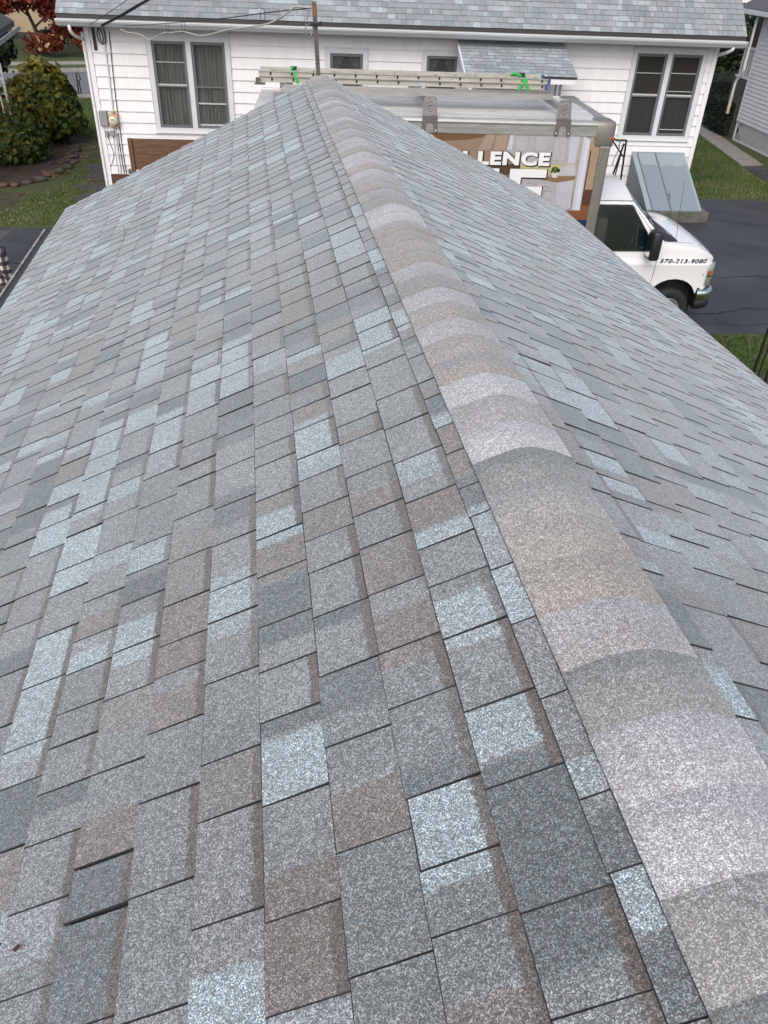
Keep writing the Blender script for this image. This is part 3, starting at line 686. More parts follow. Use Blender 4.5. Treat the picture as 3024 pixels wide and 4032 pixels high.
def window(win, sashes, curtain):
    x0, x1, z0, z1 = win
    f = MB()                                   # casing with a moulded step
    c = 0.10
    y = HD-0.045
    f.box(x0, x0+c, y, HD+0.02, z0+0.001, z1-0.001); f.box(x1-c, x1, y, HD+0.02, z0+0.001, z1-0.001)
    f.box(x0+c, x1-c, y, HD+0.02, z1-c, z1-0.001); f.box(x0+c, x1-c, y, HD+0.02, z0+0.001, z0+c*0.7)
    f.box(x0-0.012, x1+0.012, y-0.012, HD, z1, z1+0.025); f.box(x0-0.012, x0, y-0.012, HD, z0, z1); f.box(x1, x1+0.012, y-0.012, HD, z0, z1)
    n = len(sashes); wd = (x1-x0-2*c); mull = 0.11 if n > 1 else 0
    w1 = (wd-mull*(n-1))/n
    for i in range(1, n): f.box(x0+c+i*w1+(i-1)*mull, x0+c+i*w1+i*mull, y-0.004, HD+0.02, z0+c*0.7, z1-c)
    W = f.build('window', M_TRIM, house)
    MB().box(x0-0.03, x1+0.03, HD-0.07, HD, z0-0.04, z0).build('sill', M_TRIM2, W)
    for i, kind in enumerate(sashes):
        a = x0+c+i*(w1+mull); b = a+w1; lo, hi = z0+c*0.7, z1-c; mid = lo+(hi-lo)*0.50
        t = 0.060
        fr = MB()
        fr.box(a, a+t, HD-0.022, HD+0.018, lo, hi); fr.box(b-t, b, HD-0.022, HD+0.018, lo, hi)
        fr.box(a+t, b-t, HD-0.022, HD+0.018, hi-t, hi); fr.box(a+t, b-t, HD-0.022, HD+0.018, lo, lo+t)
        if kind != 'small':
            fr.box(a+t, b-t, HD-0.020, HD+0.012, mid-0.03, mid+0.0)
        fr.build('sash', M_SASH, W)
        bars = []
        if kind == 'L1': bars = [(mid+0.001, .028, -.024), (mid+(hi-mid)*0.52, .014, -.008)]
        elif kind == 'L2': bars = [(mid-(mid-lo)*0.42, .028, -.012), (lo+t, .03, -.012)]
        elif kind == 'R1': bars = [(mid+0.001, .032, -.024), (mid+(hi-mid)*0.53, .014, -.008)]
        elif kind == 'R2': bars = [(mid+0.001, .032, -.024), (mid+(hi-mid)*0.54, .014, -.008), (lo+0.13, .014, -.004), (mid+0.09, .014, -.006)]
        else: bars = [(lo+(hi-lo)*0.52, .02, -.006), (lo+(hi-lo)*0.44, .015, -.004)]
        for (z, h, dy) in bars: MB().box(a+t, b-t, HD+dy, HD+0.012, z, z+h).build('rail', M_SASHL, W)
        MBp = MB().box(a+t-.002, b-t+.002, HD+0.006, HD+0.010, lo+t-.002, hi-t+.002).build('pane', M_PANE_BARE if kind == 'L2x' else (M_PANE_D if kind in ('R1', 'R2') else M_PANE), W)
        # curtain folds behind the glass
        cm = MB()
        if kind in ('L1', 'L2'):
            n2 = 44; vs = []
            for q in range(n2+1):
                x = a+t-.01+(b-a-2*t+.02)*q/n2
                yy = HD+0.07+0.028*math.sin(q*1.15+i)+0.018*math.sin(q*2.3+1)+0.01*math.sin(q*0.4)
                vs += [(x, yy, lo), (x+0.01*math.sin(q), yy+0.005, hi)]
            cm.add(vs, [(2*q, 2*q+2, 2*q+3, 2*q+1) for q in range(n2)], 0, True); cm.build('curtain', M_CURT, W, fixn=False)
        elif kind in ('R1', 'R2'):
            MB().box(a+t-.01, b-t+.01, HD+0.04, HD+0.045, mid, hi).build('shade', M_SHADE, W)
            MB().box(a+t-.01, b-t+.01, HD+0.05, HD+0.055, lo, mid).build('curtain', mk('dim_curtain', (0.16, 0.165, 0.155), 0.9, var=0.35, vscale=4, stretch=(5, 1, 0.6)), W)
        else:
            x = (a+b)/2
            MB().box(a+t-.01, b-t+.01, HD+0.06, HD+0.065, lo, hi).build('blind', mk('grey_blind', (0.17, 0.175, 0.18), 0.9, var=0.2, vscale=5), W)
            for sgn in (-1, 1):
                e = a+t if sgn < 0 else b-t
                MB().poly([(e, HD+0.045, hi-t), (x+sgn*0.05, HD+0.045, hi-t), (e, HD+0.045, lo+0.25)], (0, 1, 0), 0.006).build('curtain', mk('net_curtain', (0.36, 0.37, 0.37), 0.9, var=0.3, vscale=6), W)
    return W
window(WIN['L'], ['L1', 'L2'], True); window(WIN['R'], ['R1', 'R2'], True); window(WIN['A'], ['small'], False); window(WIN['B'], ['small'], False)
# back entrance under the small roof
door = part('door', M_TRIM, house, lambda mb: (mb.box(DOOR[0], DOOR[1], HD+0.0, HD+0.05, DOOR[2], DOOR[3])))
MB().box(DOOR[0]+0.15, DOOR[1]-0.15, HD-0.006, HD-0.001, 1.4, 2.35).build('pane', M_GLASS, door)
MB().cyl((DOOR[1]-0.12, HD-0.06, 1.25), (DOOR[1]-0.12, HD, 1.25), 0.025, 10).build('handle', M_STEEL, door)
# roof, soffit, gutter
BETA = math.radians(42); CB, SB = math.cos(BETA), math.sin(BETA)
EY, EZ = 19.50, 3.625
RX0, RX1 = -5.50, 9.34
def pos_h(u, su, t): return (u, EY+su*CB-t*SB, EZ+su*SB+t*CB)
HS = 5.9
def _hr(mb):
    a, b = RX0+0.01, RX1-0.01
    mb.hexa([pos_h(a, 0.015, -0.12), pos_h(b, 0.015, -0.12), pos_h(b, HS, -0.12), pos_h(a, HS, -0.12), pos_h(a, 0.015, -0.004), pos_h(b, 0.015, -0.004), pos_h(b, HS, -0.004), pos_h(a, HS, -0.004)])
    # far slope
    def pf(u, su, t): p = pos_h(u, su, t); return (p[0], 2*(EY+HS*CB)-p[1], p[2])
    mb.hexa([pf(a, 0.0, -0.12), pf(b, 0.0, -0.12), pf(b, HS, -0.12), pf(a, HS, -0.12), pf(a, 0.0, 0.0), pf(b, 0.0, 0.0), pf(b, HS, 0.0), pf(a, HS, 0.0)])
roofH = part('roof', M_ROOFD, house, _hr)
rh = random.Random(12)
tabsH = lay_tabs(pos_h, RX0, RX1, 40, EXPO, tmul=0.4, tooth=(0.14, 0.30), base=(0.12, 0.26), rnd=rh, tk=0.8)
order = sorted(range(len(tabsH)), key=lambda i: -px_size([hw(p) for p in tabsH[i][0]]))[:300]
shingle_parts(roofH, tabsH, set(order), [M_SHINGLE_H, M_CUT])
def _gable(mb):
    zt = EZ+HS*SB; ym = EY+HS*CB
    for x in (HX0+0.03, HX1-0.05): mb.add([(x, HD+0.1, 3.46), (x, 2*ym-HD-0.1, 3.46), (x, ym, zt-0.15), (x+0.02, HD+0.1, 3.46), (x+0.02, 2*ym-HD-0.1, 3.46), (x+0.02, ym, zt-0.15)], [(0, 1, 2), (5, 4, 3), (0, 3, 4, 1), (1, 4, 5, 2), (2, 5, 3, 0)])
part('gable', M_WHITE, house, _gable)
part('soffit', M_TRIM, house, lambda mb: mb.box(RX0+0.03, RX1-0.03, EY+0.03, HD+0.1, 3.462, 3.475))
part('drip_edge', mk('dark_drip_edge', (0.035, 0.032, 0.032), 0.6), house, lambda mb: mb.box(RX0+0.015, RX1-0.015, EY+0.004, EY+0.011, 3.548, 3.618))  # dark drip edge; shade under the shingle overhang is put into its colour
part('fascia', M_TRIM, house, lambda mb: mb.box(RX0+0.02, RX1-0.02, EY+0.012, EY+0.03, 3.40, 3.545))
def _gh(mb):
    y = EY; prof = [(y+0.010, 3.545), (y+0.010, 3.432), (y-0.070, 3.425), (y-0.085, 3.45), (y-0.105, 3.475), (y-0.120, 3.50), (y-0.120, 3.525), (y-0.107, 3.527), (y-0.107, 3.505), (y-0.09, 3.48), (y-0.065, 3.437), (y+0.0, 3.444), (y+0.0, 3.545)]
    for a, b, e in ((RX0, 3.55, 0.0), (3.54, RX1, 0.004)):
        n = len(prof); vs = [(a, p[0]-e, p[1]-e) for p in prof]+[(b, p[0]-e, p[1]-e) for p in prof]
        mb.add(vs, [(k, k+1, n+k+1, n+k) for k in range(n-1)]+[list(range(n)), list(range(n, 2*n))])
gutH = part('gutter', M_GUT, house, _gh)
MB().box(RX0+0.02, RX1-0.02, EY-0.085, EY-0.002, 3.452, 3.462).build('gutter_shade_fill', M_GUTD, gutH)  # dark sheet in the trough, imitates its shaded inside
MB().box(RX0-0.002, RX1+0.002, EY-0.127, EY-0.106, 3.5275, 3.540).build('gutter_lit_lip', M_LETTER, gutH)  # bright top edge, the light it catches painted as a whiter colour
hk = MB()
for k in range(24):
    x = RX0+0.4+k*0.605; hk.box(x, x+0.02, EY-0.118, EY+0.0, 3.519, 3.524)
hk.build('hangers', M_STEEL, gutH)
# downspouts
def spout(pts, w, name='downspout'):
    mb = MB(); mb.tube(smooth_path(pts, 5), w, 8); return mb.build(name, M_TRIM2, house)
spout([(-5.24, EY-0.05, 3.43), (-5.235, EY-0.04, 3.33), (-5.19, EY+0.10, 3.22), (-5.13, HD-0.06, 3.13), (-5.13, HD-0.05, 3.0), (-5.13, HD-0.05, 0.12)], 0.035)
spout([(9.06, EY-0.04, 3.44), (9.05, EY-0.03, 3.37), (8.99, EY+0.15, 3.29), (9.02, HD+0.06, 3.20), (9.04, HD+0.2, 3.1), (9.04, HD+0.2, 0.1)], 0.038)
# small shingled roof over the entrance
AW = (2.97, 5.37); AY0, AZ0, AY1, AZ1 = 18.40, 2.87, HD-0.022, 3.40
AL = math.hypot(AY1-AY0, AZ1-AZ0); AC, AS = (AY1-AY0)/AL, (AZ1-AZ0)/AL
def pos_a(u, su, t): return (u, AY0+su*AC-t*AS, AZ0+su*AS+t*AC)
porch = part('porch_roof', M_ROOFD, house, lambda mb: mb.hexa([pos_a(AW[0]+.01, .01, -.05), pos_a(AW[1]-.01, .01, -.05), pos_a(AW[1]-.01, AL, -.05), pos_a(AW[0]+.01, AL, -.05), pos_a(AW[0]+.01, .01, -.004), pos_a(AW[1]-.01, .01, -.004), pos_a(AW[1]-.01, AL, -.004), pos_a(AW[0]+.01, AL, -.004)]))
tabsA = lay_tabs(pos_a, AW[0], AW[1], 11, EXPO, tmul=0.4, tooth=(0.16, 0.32), base=(0.12, 0.26), rnd=rh, tk=0.62)
shingle_parts(porch, tabsA, set(range(len(tabsA))), [M_SHINGLE_H, M_CUT])
def _af(mb):
    mb.box(AW[0]+0.015, AW[1]-0.05, AY0+0.03, AY0+0.06, AZ0-0.14, AZ0-0.035)
    mb.hexa([pos_a(AW[0]-.02, 0, -.09), pos_a(AW[0]+.008, 0, -.09), pos_a(AW[0]+.008, AL, -.09), pos_a(AW[0]-.02, AL, -.09), pos_a(AW[0]-.02, 0, .012), pos_a(AW[0]+.008, 0, .012), pos_a(AW[0]+.008, AL, .012), pos_a(AW[0]-.02, AL, .012)])
MBx = MB(); _af(MBx); MBx.build('fascia', M_TRIM2, porch)
for x in (4.93, 5.03): MB().box(x, x+0.045, AY0+0.08, AY0+0.12, 0.2, AZ0-0.06).build('post', M_STEEL, porch)
for x in (3.08,): MB().box(x, x+0.06, AY0+0.08, AY0+0.14, 0.2, AZ0-0.06).build('post', M_TRIM2, porch)
MB().box(3.0, 5.3, 18.5, HD-0.04, 0.0, 0.2).build('step', M_CONC, porch)

# ---- things fixed to the left end of the house
meter = thing('electric_meter', 'round cream electric meter on a rusty box at the left house corner', 'meter', (-4.735, HD-0.03, 1.42))
part('meter_box', M_RUSTB, meter, lambda mb: mb.cbox(-4.835, -4.632, HD-0.125, HD-0.022, 1.42, 1.70, 0.008))
part('dial', M_CREAM, meter, lambda mb: mb.lathe([(0.0, -0.085), (0.085, -0.08), (0.102, -0.05), (0.105, 0.0), (0.098, 0.02)], (-4.735, HD-0.125, 1.565), 'y', 24))
part('display', M_BLACK, meter, lambda mb: mb.box(-4.775, -4.70, HD-0.2125, HD-0.209, 1.585, 1.605))
part('hub', M_RUSTB, meter, lambda mb: mb.cyl((-4.735, HD-0.07, 1.70), (-4.735, HD-0.07, 1.76), 0.035, 12))
tag(MB().cbox(-5.045, -4.872, HD-0.13, HD-0.021, 1.45, 1.755, 0.008).build('utility_box', M_GREYBOX, None, (-4.96, HD-0.03, 1.45)), 'large grey utility box left of the electric meter', 'utility box')
for x0, x1, z0, z1, l in ((-4.985, -4.91, 1.23, 1.335, 'small grey cable box under the large utility box'), (-4.868, -4.765, 1.24, 1.345, 'small dark grey box under the electric meter')):
    tag(MB().cbox(x0, x1, HD-0.10, HD-0.021, z0, z1, 0.006).build('cable_box', M_GREYBOX, None, ((x0+x1)/2, HD-0.03, z0)), l, 'cable box')
def wallpipe(name, pts, r, mat, label, cat): tag(MB().tube(smooth_path([(p[0], HD-0.035, p[1]) for p in pts], 4), r, 8).build(name, mat, None, (pts[-1][0], HD-0.035, pts[-1][1])), label, cat)
wallpipe('conduit', [(-4.69, 3.30), (-4.70, 2.69), (-4.715, 2.2), (-4.735, 1.76)], 0.021, M_TRIM, 'white painted conduit running from the eave down to the electric meter', 'conduit')
wallpipe('conduit', [(-4.75, 1.42), (-4.765, 0.9), (-4.77, 0.2)], 0.021, M_TRIM, 'white painted conduit below the electric meter', 'conduit')
wallpipe('cable', [(-4.56, 3.29), (-4.60, 2.69), (-4.635, 1.95), (-4.64, 1.43), (-4.655, 0.89), (-4.64, 0.35)], 0.010, mk('brown_cable', (0.06, 0.045, 0.04), 0.6), 'thin brown cable running down the wall right of the meter', 'cable')
wallpipe('cable', [(-4.70, 1.30), (-4.705, 0.9), (-4.69, 0.25)], 0.009, M_CABLE, 'thin dark cable running down the wall below the meter', 'cable')
wallpipe('cable', [(-4.94, 1.23), (-4.90, 1.0), (-4.87, 0.85), (-4.95, 0.62), (-5.02, 0.60)], 0.006, M_CABLE, 'thin looping dark cable below the small grey cable box', 'cable')
wallpipe('cable', [(-4.81, 1.24), (-4.83, 0.8), (-4.82, 0.3)], 0.006, M_GREYBOX, 'thin grey cable below the small dark grey box', 'cable')
tag(MB().box(-4.93, -4.865, HD-0.045, HD-0.02, 2.93, 3.40).build('service_bracket', M_BLACK, None, (-4.9, HD-0.03, 2.93)), 'black vertical bracket strip under the left eave', 'bracket')
tag(MB().tube(smooth_path([(-4.767, HD-0.06, 3.40), (-4.823, HD-0.06, 3.213), (-4.79, HD-0.06, 3.097), (-4.733, HD-0.06, 3.061), (-4.652, HD-0.06, 3.125), (-4.665, HD-0.06, 3.40)], 6), 0.011, 6).tube(smooth_path([(-4.74, HD-0.07, 3.40), (-4.70, HD-0.07, 3.2), (-4.72, HD-0.07, 3.1), (-4.76, HD-0.07, 3.13), (-4.765, HD-0.07, 3.38)], 6), 0.010, 6).build('drip_loop', M_CABLE, None, (-4.735, HD-0.06, 3.06)), 'black drip loop of cable hanging under the left eave', 'cable')

# ---- steel cellar doors at the right end
bulk = thing('cellar_door', 'blue-grey steel cellar doors on a concrete curb at the house wall', 'cellar door', (8.1, 19.1, 0))
bx0, bx1, by, bz0, bz1 = 7.46, 8.74, 18.28, 0.235, 1.12
def pb(x, t, h): return (x, by+(HD-0.025-by)*t, bz0+(bz1-bz0)*t+h)
part('curb', M_CONCD, bulk, lambda mb: (mb.cbox(bx0-0.05, bx1+0.17, by-0.10, by+0.14, -0.02, bz0-0.005, 0.02), mb.box(bx0-0.05, bx0+0.10, by+0.14, HD-0.03, 0, bz0-0.006), mb.box(bx1-0.06, bx1+0.165, by+0.14, HD-0.03, 0, bz0-0.006)))
for x in (bx0, bx1-0.012):
    part('side_panel', M_BULKS, bulk, lambda mb: mb.poly([(x, by+0.02, bz0), (x, HD-0.025, bz0), (x, HD-0.025, bz1), (x, by+0.02, bz0+0.03)], (1, 0, 0), 0.012))
part('frame', M_BULK2, bulk, lambda mb: (mb.hexa([pb(bx0-.015, 0, 0), pb(bx0+.13, 0, 0), pb(bx0+.13, 1, 0), pb(bx0-.015, 1, 0), pb(bx0-.015, 0, .02), pb(bx0+.13, 0, .02), pb(bx0+.13, 1, .02), pb(bx0-.015, 1, .02)]),
     mb.hexa([pb(bx1-.05, 0, 0), pb(bx1+.015, 0, 0), pb(bx1+.015, 1, 0), pb(bx1-.05, 1, 0), pb(bx1-.05, 0, .02), pb(bx1+.015, 0, .02), pb(bx1+.015, 1, .02), pb(bx1-.05, 1, .02)])))
bmid = 8.02
def bulk_mat():
    m, nt, b = nodes_of('bulkhead_two_coats'); N, L = nt.nodes, nt.links
    tc = N.new('ShaderNodeTexCoord'); sp = N.new('ShaderNodeSeparateXYZ'); L.new(tc.outputs['Object'], sp.inputs[0])
    nz = N.new('ShaderNodeTexNoise'); nz.inputs['Scale'].default_value = 7; nz.inputs['Detail'].default_value = 6; L.new(tc.outputs['Object'], nz.inputs['Vector'])
    a = math_node(N, 'MULTIPLY', None, 0.13); L.new(nz.outputs['Fac'], a.inputs[0])
    s = math_node(N, 'ADD'); L.new(sp.outputs[2], s.inputs[0]); L.new(a.outputs[0], s.inputs[1])
    mr = N.new('ShaderNodeMapRange'); mr.inputs[1].default_value = 0.995; mr.inputs[2].default_value = 1.005; L.new(s.outputs[0], mr.inputs[0])
    rp = N.new('ShaderNodeValToRGB'); rp.color_ramp.elements[0].color = (0.185, 0.225, 0.26, 1); rp.color_ramp.elements[1].color = (0.245, 0.295, 0.32, 1)
    L.new(mr.outputs[0], rp.inputs[0])
    n2 = N.new('ShaderNodeTexNoise'); n2.inputs['Scale'].default_value = 9; n2.inputs['Detail'].default_value = 8; n2.inputs['Roughness'].default_value = 0.7; L.new(tc.outputs['Object'], n2.inputs['Vector'])
    m2 = N.new('ShaderNodeMapRange'); m2.inputs[1].default_value = 0.70; m2.inputs[2].default_value = 0.74; L.new(n2.outputs['Fac'], m2.inputs[0])
    mx = N.new('ShaderNodeMix'); mx.data_type = 'RGBA'; mx.inputs[7].default_value = (0.16, 0.13, 0.075, 1)
    L.new(m2.outputs[0], mx.inputs['Factor']); L.new(rp.outputs[0], mx.inputs[6]); L.new(mx.outputs[2], b.inputs['Base Color'])
    b.inputs['Roughness'].default_value = 0.42; return m
M_BULKD = bulk_mat()
for a, b_, h in ((bx0+.128, bmid-.002, .028), (bmid+.002, bx1-.04, .024)):
    leaf = part('door_leaf', M_BULKD, bulk, lambda mb: mb.hexa([pb(a, -.01, 0.004), pb(b_, -.01, 0.004), pb(b_, .985, .004), pb(a, .985, .004), pb(a, -.01, h), pb(b_, -.01, h), pb(b_, .985, h), pb(a, .985, h)]))
part('centre_strip', M_BULKS, bulk, lambda mb: mb.hexa([pb(bmid-.022, -.012, .027), pb(bmid+.022, -.012, .027), pb(bmid+.022, .98, .027), pb(bmid-.022, .98, .027), pb(bmid-.016, -.012, .042), pb(bmid+.016, -.012, .042), pb(bmid+.016, .98, .042), pb(bmid-.016, .98, .042)]))
part('hinge_strip', M_BULKS, bulk, lambda mb: mb.hexa([pb(bx0+.10, -.01, .02), pb(bx0+.135, -.01, .02), pb(bx0+.135, .98, .02), pb(bx0+.10, .98, .02), pb(bx0+.105, -.01, .04), pb(bx0+.13, -.01, .04), pb(bx0+.13, .98, .04), pb(bx0+.105, .98, .04)]))
part('handle', M_STEEL, bulk, lambda mb: mb.tube([pb(8.06, .16, .02), pb(8.06, .17, .07), pb(8.06, .24, .07), pb(8.06, .25, .02)], 0.009, 6))
part('top_flashing', M_BULK2, bulk, lambda mb: mb.box(bx0-.01, bx1+.01, HD-0.06, HD-0.022, bz1-.01, bz1+.035))

# ---- black iron hanger stand beside the truck
stand = thing('iron_stand', 'black iron plant hanger stand between truck and cellar doors', 'stand', (6.75, 18.6, 0))
part('post', M_BLACK, stand, lambda mb: (mb.tube([(6.82, 18.5, 0.0), (6.72, 18.5, 1.67)], 0.022, 6), mb.tube([(6.40, 18.5, 0.0), (6.68, 18.5, 1.60)], 0.022, 6), mb.tube([(6.52, 18.45, 0.0), (6.66, 18.5, 1.42)], 0.014, 6)))
part('arm', M_BLACK, stand, lambda mb: (mb.box(6.38, 6.72, 18.48, 18.52, 1.655, 1.685), mb.tube([(6.40, 18.5, 1.66), (6.72, 18.5, 1.33)], 0.017, 6)))
part('chain', M_STEEL, stand, lambda mb: mb.tube([(6.58, 18.49, 1.65), (6.575, 18.49, 1.55), (6.59, 18.49, 1.5), (6.52, 18.49, 1.3), (6.50, 18.49, 1.15)], 0.010, 6))

# ---- wooden-sided trailer at the left of the house
trl = thing('trailer', 'brown wooden-sided trailer parked by the left house wall', 'trailer', (-2.6, 18.3, 0))
def planks(x0, x1, y, z0, z1, n, mat, name='plank'):
    for k in range(n):
        a = z0+(z1-z0)*k/n; b = z0+(z1-z0)*(k+1)/n-0.004
        MB().cbox(x0, x1, y, y+0.035, a, b, 0.004).build(name, mat, trl)
planks(-4.28, -0.9, 19.20, 0.68, 1.335, 4, M_WOOD)
planks(-4.42, -0.9, 17.60, 0.38, 0.955, 3, M_WOOD2)
part('stake', M_WOOD, trl, lambda mb: mb.cbox(-4.335, -4.24, 19.16, 19.199, 0.64, 1.345, 0.006))
part('side_rail', M_STEEL, trl, lambda mb: (mb.box(-4.40, -0.9, 19.1, 19.16, 0.615, 0.645), mb.box(-4.30, -0.9, 19.08, 19.098, 0.655, 0.675)))
part('latch', M_STEEL, trl, lambda mb: (mb.tube([(-4.47, 19.05, 0.61), (-4.47, 19.05, 0.68), (-4.36, 19.05, 0.69)], 0.008, 6), mb.cbox(-4.38, -4.32, 19.03, 19.09, 0.65, 0.73, 0.008)))
part('bed', M_WOOD2, trl, lambda mb: mb.box(-4.38, -0.95, 17.64, 19.19, 0.40, 0.44))
for x in (-3.2, -2.3):
    part('wheel', M_RUBBER, trl, lambda mb: mb.lathe([(0.0, 0), (0.14, 0), (0.28, 0.01), (0.30, 0.05), (0.30, 0.14), (0.28, 0.18), (0.0, 0.18)], (x, 17.38, 0.30), 'y', 20))
part('frame_beam', M_BLACK, trl, lambda mb: (mb.box(-4.3, -1.0, 17.9, 17.98, 0.28, 0.39), mb.box(-4.3, -1.0, 18.8, 18.88, 0.28, 0.39), mb.box(-2.8, -2.7, 17.56, 19.2, 0.26, 0.34)))

# ------------------------------------------------------------------ box truck
def text_geo(body, x0, x1, z0, z1, shear=0.0, offset=0.0, ext=0.002, spacing=1.0):
    """lettering as thin solid letters filling the rectangle; returns verts (x, depth, z) and faces"""
    cu = bpy.data.curves.new('letters', 'FONT'); cu.body = body; cu.extrude = ext; cu.offset = offset; cu.shear = shear; cu.space_character = spacing
    cu.resolution_u = 4
    ob = bpy.data.objects.new('letters', cu); COL.objects.link(ob)
    dg = bpy.context.evaluated_depsgraph_get(); ev = ob.evaluated_get(dg); me = ev.to_mesh()
    V = [v.co.copy() for v in me.vertices]; F = [list(p.vertices) for p in me.polygons]
    ev.to_mesh_clear(); bpy.data.objects.remove(ob); bpy.data.curves.remove(cu)
    ax, bx_ = min(v.x for v in V), max(v.x for v in V); ay, by_ = min(v.y for v in V), max(v.y for v in V)
    return [(x0+(v.x-ax)/(bx_-ax)*(x1-x0), -v.z, z0+(v.y-ay)/(by_-ay)*(z1-z0)) for v in V], F
def letters(name, body, x0, x1, z0, z1, y, mat, parent, **k):
    V, F = text_geo(body, x0, x1, z0, z1, **k)
    return MB().add([(v[0], y+v[1], v[2]) for v in V], F).build(name, mat, parent, fixn=False)

TN, TF = 12.40, 14.72                    # near and far side of the box
BX0, BX1, BZ0, BZ1 = -1.0, 4.28, 0.95, 3.02
truck = thing('box_truck', 'white cab box truck with printed kitchen picture on its side', 'truck', (3.0, 13.5, GLOW))
box = MB()
box.box(BX0, BX1-0.16, TN+0.004, TF, BZ0, BZ1-0.12)
box = box.build('box_body', mk('box_side', (0.36, 0.34, 0.33), 0.35), truck)
# printed picture: flat film panels, each a print colour
PR = {'bg': ((0.30, 0.255, 0.225), 0), 'warm': ((0.26, 0.17, 0.12), 0)}
film = MB(); fm = []
def fcol(name, c):
    m = mk('print_'+name, c, 0.3, var=0.07, vscale=9)
    if m not in fm: fm.append(m)
    return fm.index(m)
def fpoly(pts, c, lay, name): film.poly([(p[0], TN+0.0035-0.0006*lay, p[1]) for p in pts], (0, -1, 0), 0.0005, fcol(name, c))
fpoly([(BX0, 0.97), (4.12, 0.97), (4.12, 2.85), (BX0, 2.85)], (0.28, 0.235, 0.21), 0, 'taupe')
fpoly([(BX0, 2.5), (2.9, 2.42), (2.74, 2.845), (BX0, 2.845)], (0.235, 0.165, 0.125), 1, 'warm_brown')
fpoly([(1.3, 2.845), (2.381, 2.835), (2.35, 2.79), (2.15, 2.75), (1.3, 2.70)], (0.135, 0.075, 0.035), 2, 'range_hood')
fpoly([(2.40, 2.83), (2.52, 2.832), (2.47, 2.62), (2.28, 2.61)], (0.30, 0.225, 0.18), 2, 'panel_warm')
fpoly([(2.55, 2.832), (2.72, 2.832), (2.69, 2.62), (2.52, 2.62)], (0.30, 0.225, 0.18), 2, 'panel_warm')
fpoly([(2.742, 2.845), (3.83, 2.845), (3.80, 2.441), (3.074, 2.439), (2.715, 2.616)], (0.34, 0.325, 0.34), 2, 'cabinet')
fpoly([(2.75, 2.83), (2.80, 2.83), (2.79, 2.63), (2.725, 2.63)], (0.45, 0.46, 0.52), 3, 'cabinet_light')
for nme, q in (('A', [(2.834, 2.814), (3.026, 2.816), (3.032, 2.615), (2.833, 2.613)]), ('B', [(3.122, 2.82), (3.349, 2.82), (3.341, 2.616), (3.132, 2.615)]), ('C', [(3.398, 2.819), (3.606, 2.818), (3.638, 2.478), (3.418, 2.486)]), ('D', [(3.645, 2.834), (3.797, 2.835), (3.777, 2.451), (3.671, 2.449)])):
    fpoly(q, (0.27, 0.25, 0.26) if nme != 'D' else (0.40, 0.40, 0.46), 3, 'cabinet_groove' if nme != 'D' else 'cabinet_side')
    cx = sum(p[0] for p in q)/4; cz = sum(p[1] for p in q)/4
    fpoly([(cx+(p[0]-cx)*0.90, cz+(p[1]-cz)*0.95) for p in q], (0.36, 0.345, 0.36) if nme != 'D' else (0.42, 0.425, 0.48), 4, 'cabinet_panel' if nme != 'D' else 'cabinet_side2')
fpoly([(2.942, 2.432), (3.652, 2.438), (3.56, 2.38), (3.40, 2.28), (2.951, 2.365)], (0.40, 0.36, 0.19), 3, 'yellow_wall')
fpoly([(3.537, 2.366), (3.666, 2.436), (3.80, 2.438), (3.815, 2.276), (3.552, 2.277)], (0.40, 0.40, 0.42), 3, 'backsplash')
fpoly([(2.3, 2.43), (2.943, 2.425), (2.99, 2.287), (2.3, 2.25)], (0.075, 0.045, 0.03), 3, 'oven_dark')
fpoly([(2.6, 2.28), (3.386, 2.255), (3.822, 2.277), (3.818, 2.224), (3.554, 2.179), (3.248, 2.218), (2.6, 2.24)], (0.20, 0.125, 0.07), 4, 'granite')
fpoly([(2.3, 2.22), (3.249, 2.216), (3.554, 2.176), (3.812, 2.218), (3.853, 1.808), (3.725, 1.767), (3.0, 1.70), (2.3, 1.7)], (0.34, 0.325, 0.355), 3, 'cabinet_low')
fpoly([(3.554, 2.174), (3.812, 2.216), (3.853, 1.808), (3.60, 1.74)], (0.39, 0.385, 0.43), 4, 'cabinet_low_side')
for q in ([(3.017, 2.195), (3.214, 2.182), (3.222, 2.129), (3.022, 2.132)], [(3.237, 2.178), (3.53, 2.148), (3.54, 2.074), (3.247, 2.116)], [(3.359, 2.058), (3.504, 2.047), (3.502, 1.80), (3.37, 1.80)]):
    fpoly(q, (0.255, 0.235, 0.25), 4, 'cabinet_groove'); cx = sum(p[0] for p in q)/4; cz = sum(p[1] for p in q)/4
    fpoly([(cx+(p[0]-cx)*0.93, cz+(p[1]-cz)*0.84) for p in q], (0.36, 0.345, 0.37), 5, 'cabinet_panel')
for (a, c) in (((3.09, 2.162), (3.15, 2.158)), ((3.36, 2.125), (3.43, 2.117))): fpoly([a, c, (c[0], c[1]-.007), (a[0], a[1]-.007)], (0.05, 0.045, 0.04), 6, 'pull')
fpoly([(3.853, 2.834), (3.959, 2.79), (3.985, 1.771), (3.854, 1.785)], (0.46, 0.465, 0.53), 4, 'column')
fpoly([(3.80, 2.81), (3.853, 2.834), (3.854, 1.785), (3.82, 1.85)], (0.32, 0.30, 0.28), 4, 'column_shade')
fpoly([(3.90, 2.80), (3.93, 2.79), (3.95, 1.79), (3.91, 1.79)], (0.52, 0.525, 0.60), 5, 'column_light')
fpoly([(3.97, 2.781), (4.093, 2.797), (4.118, 2.661), (4.118, 2.085), (4.001, 2.09)], (0.30, 0.21, 0.15), 4, 'doorway_tan')
fpoly([(3.985, 2.633), (4.003, 2.633), (4.002, 2.029), (3.998, 1.775), (3.984, 1.775)], (0.045, 0.03, 0.025), 5, 'doorway_dark')
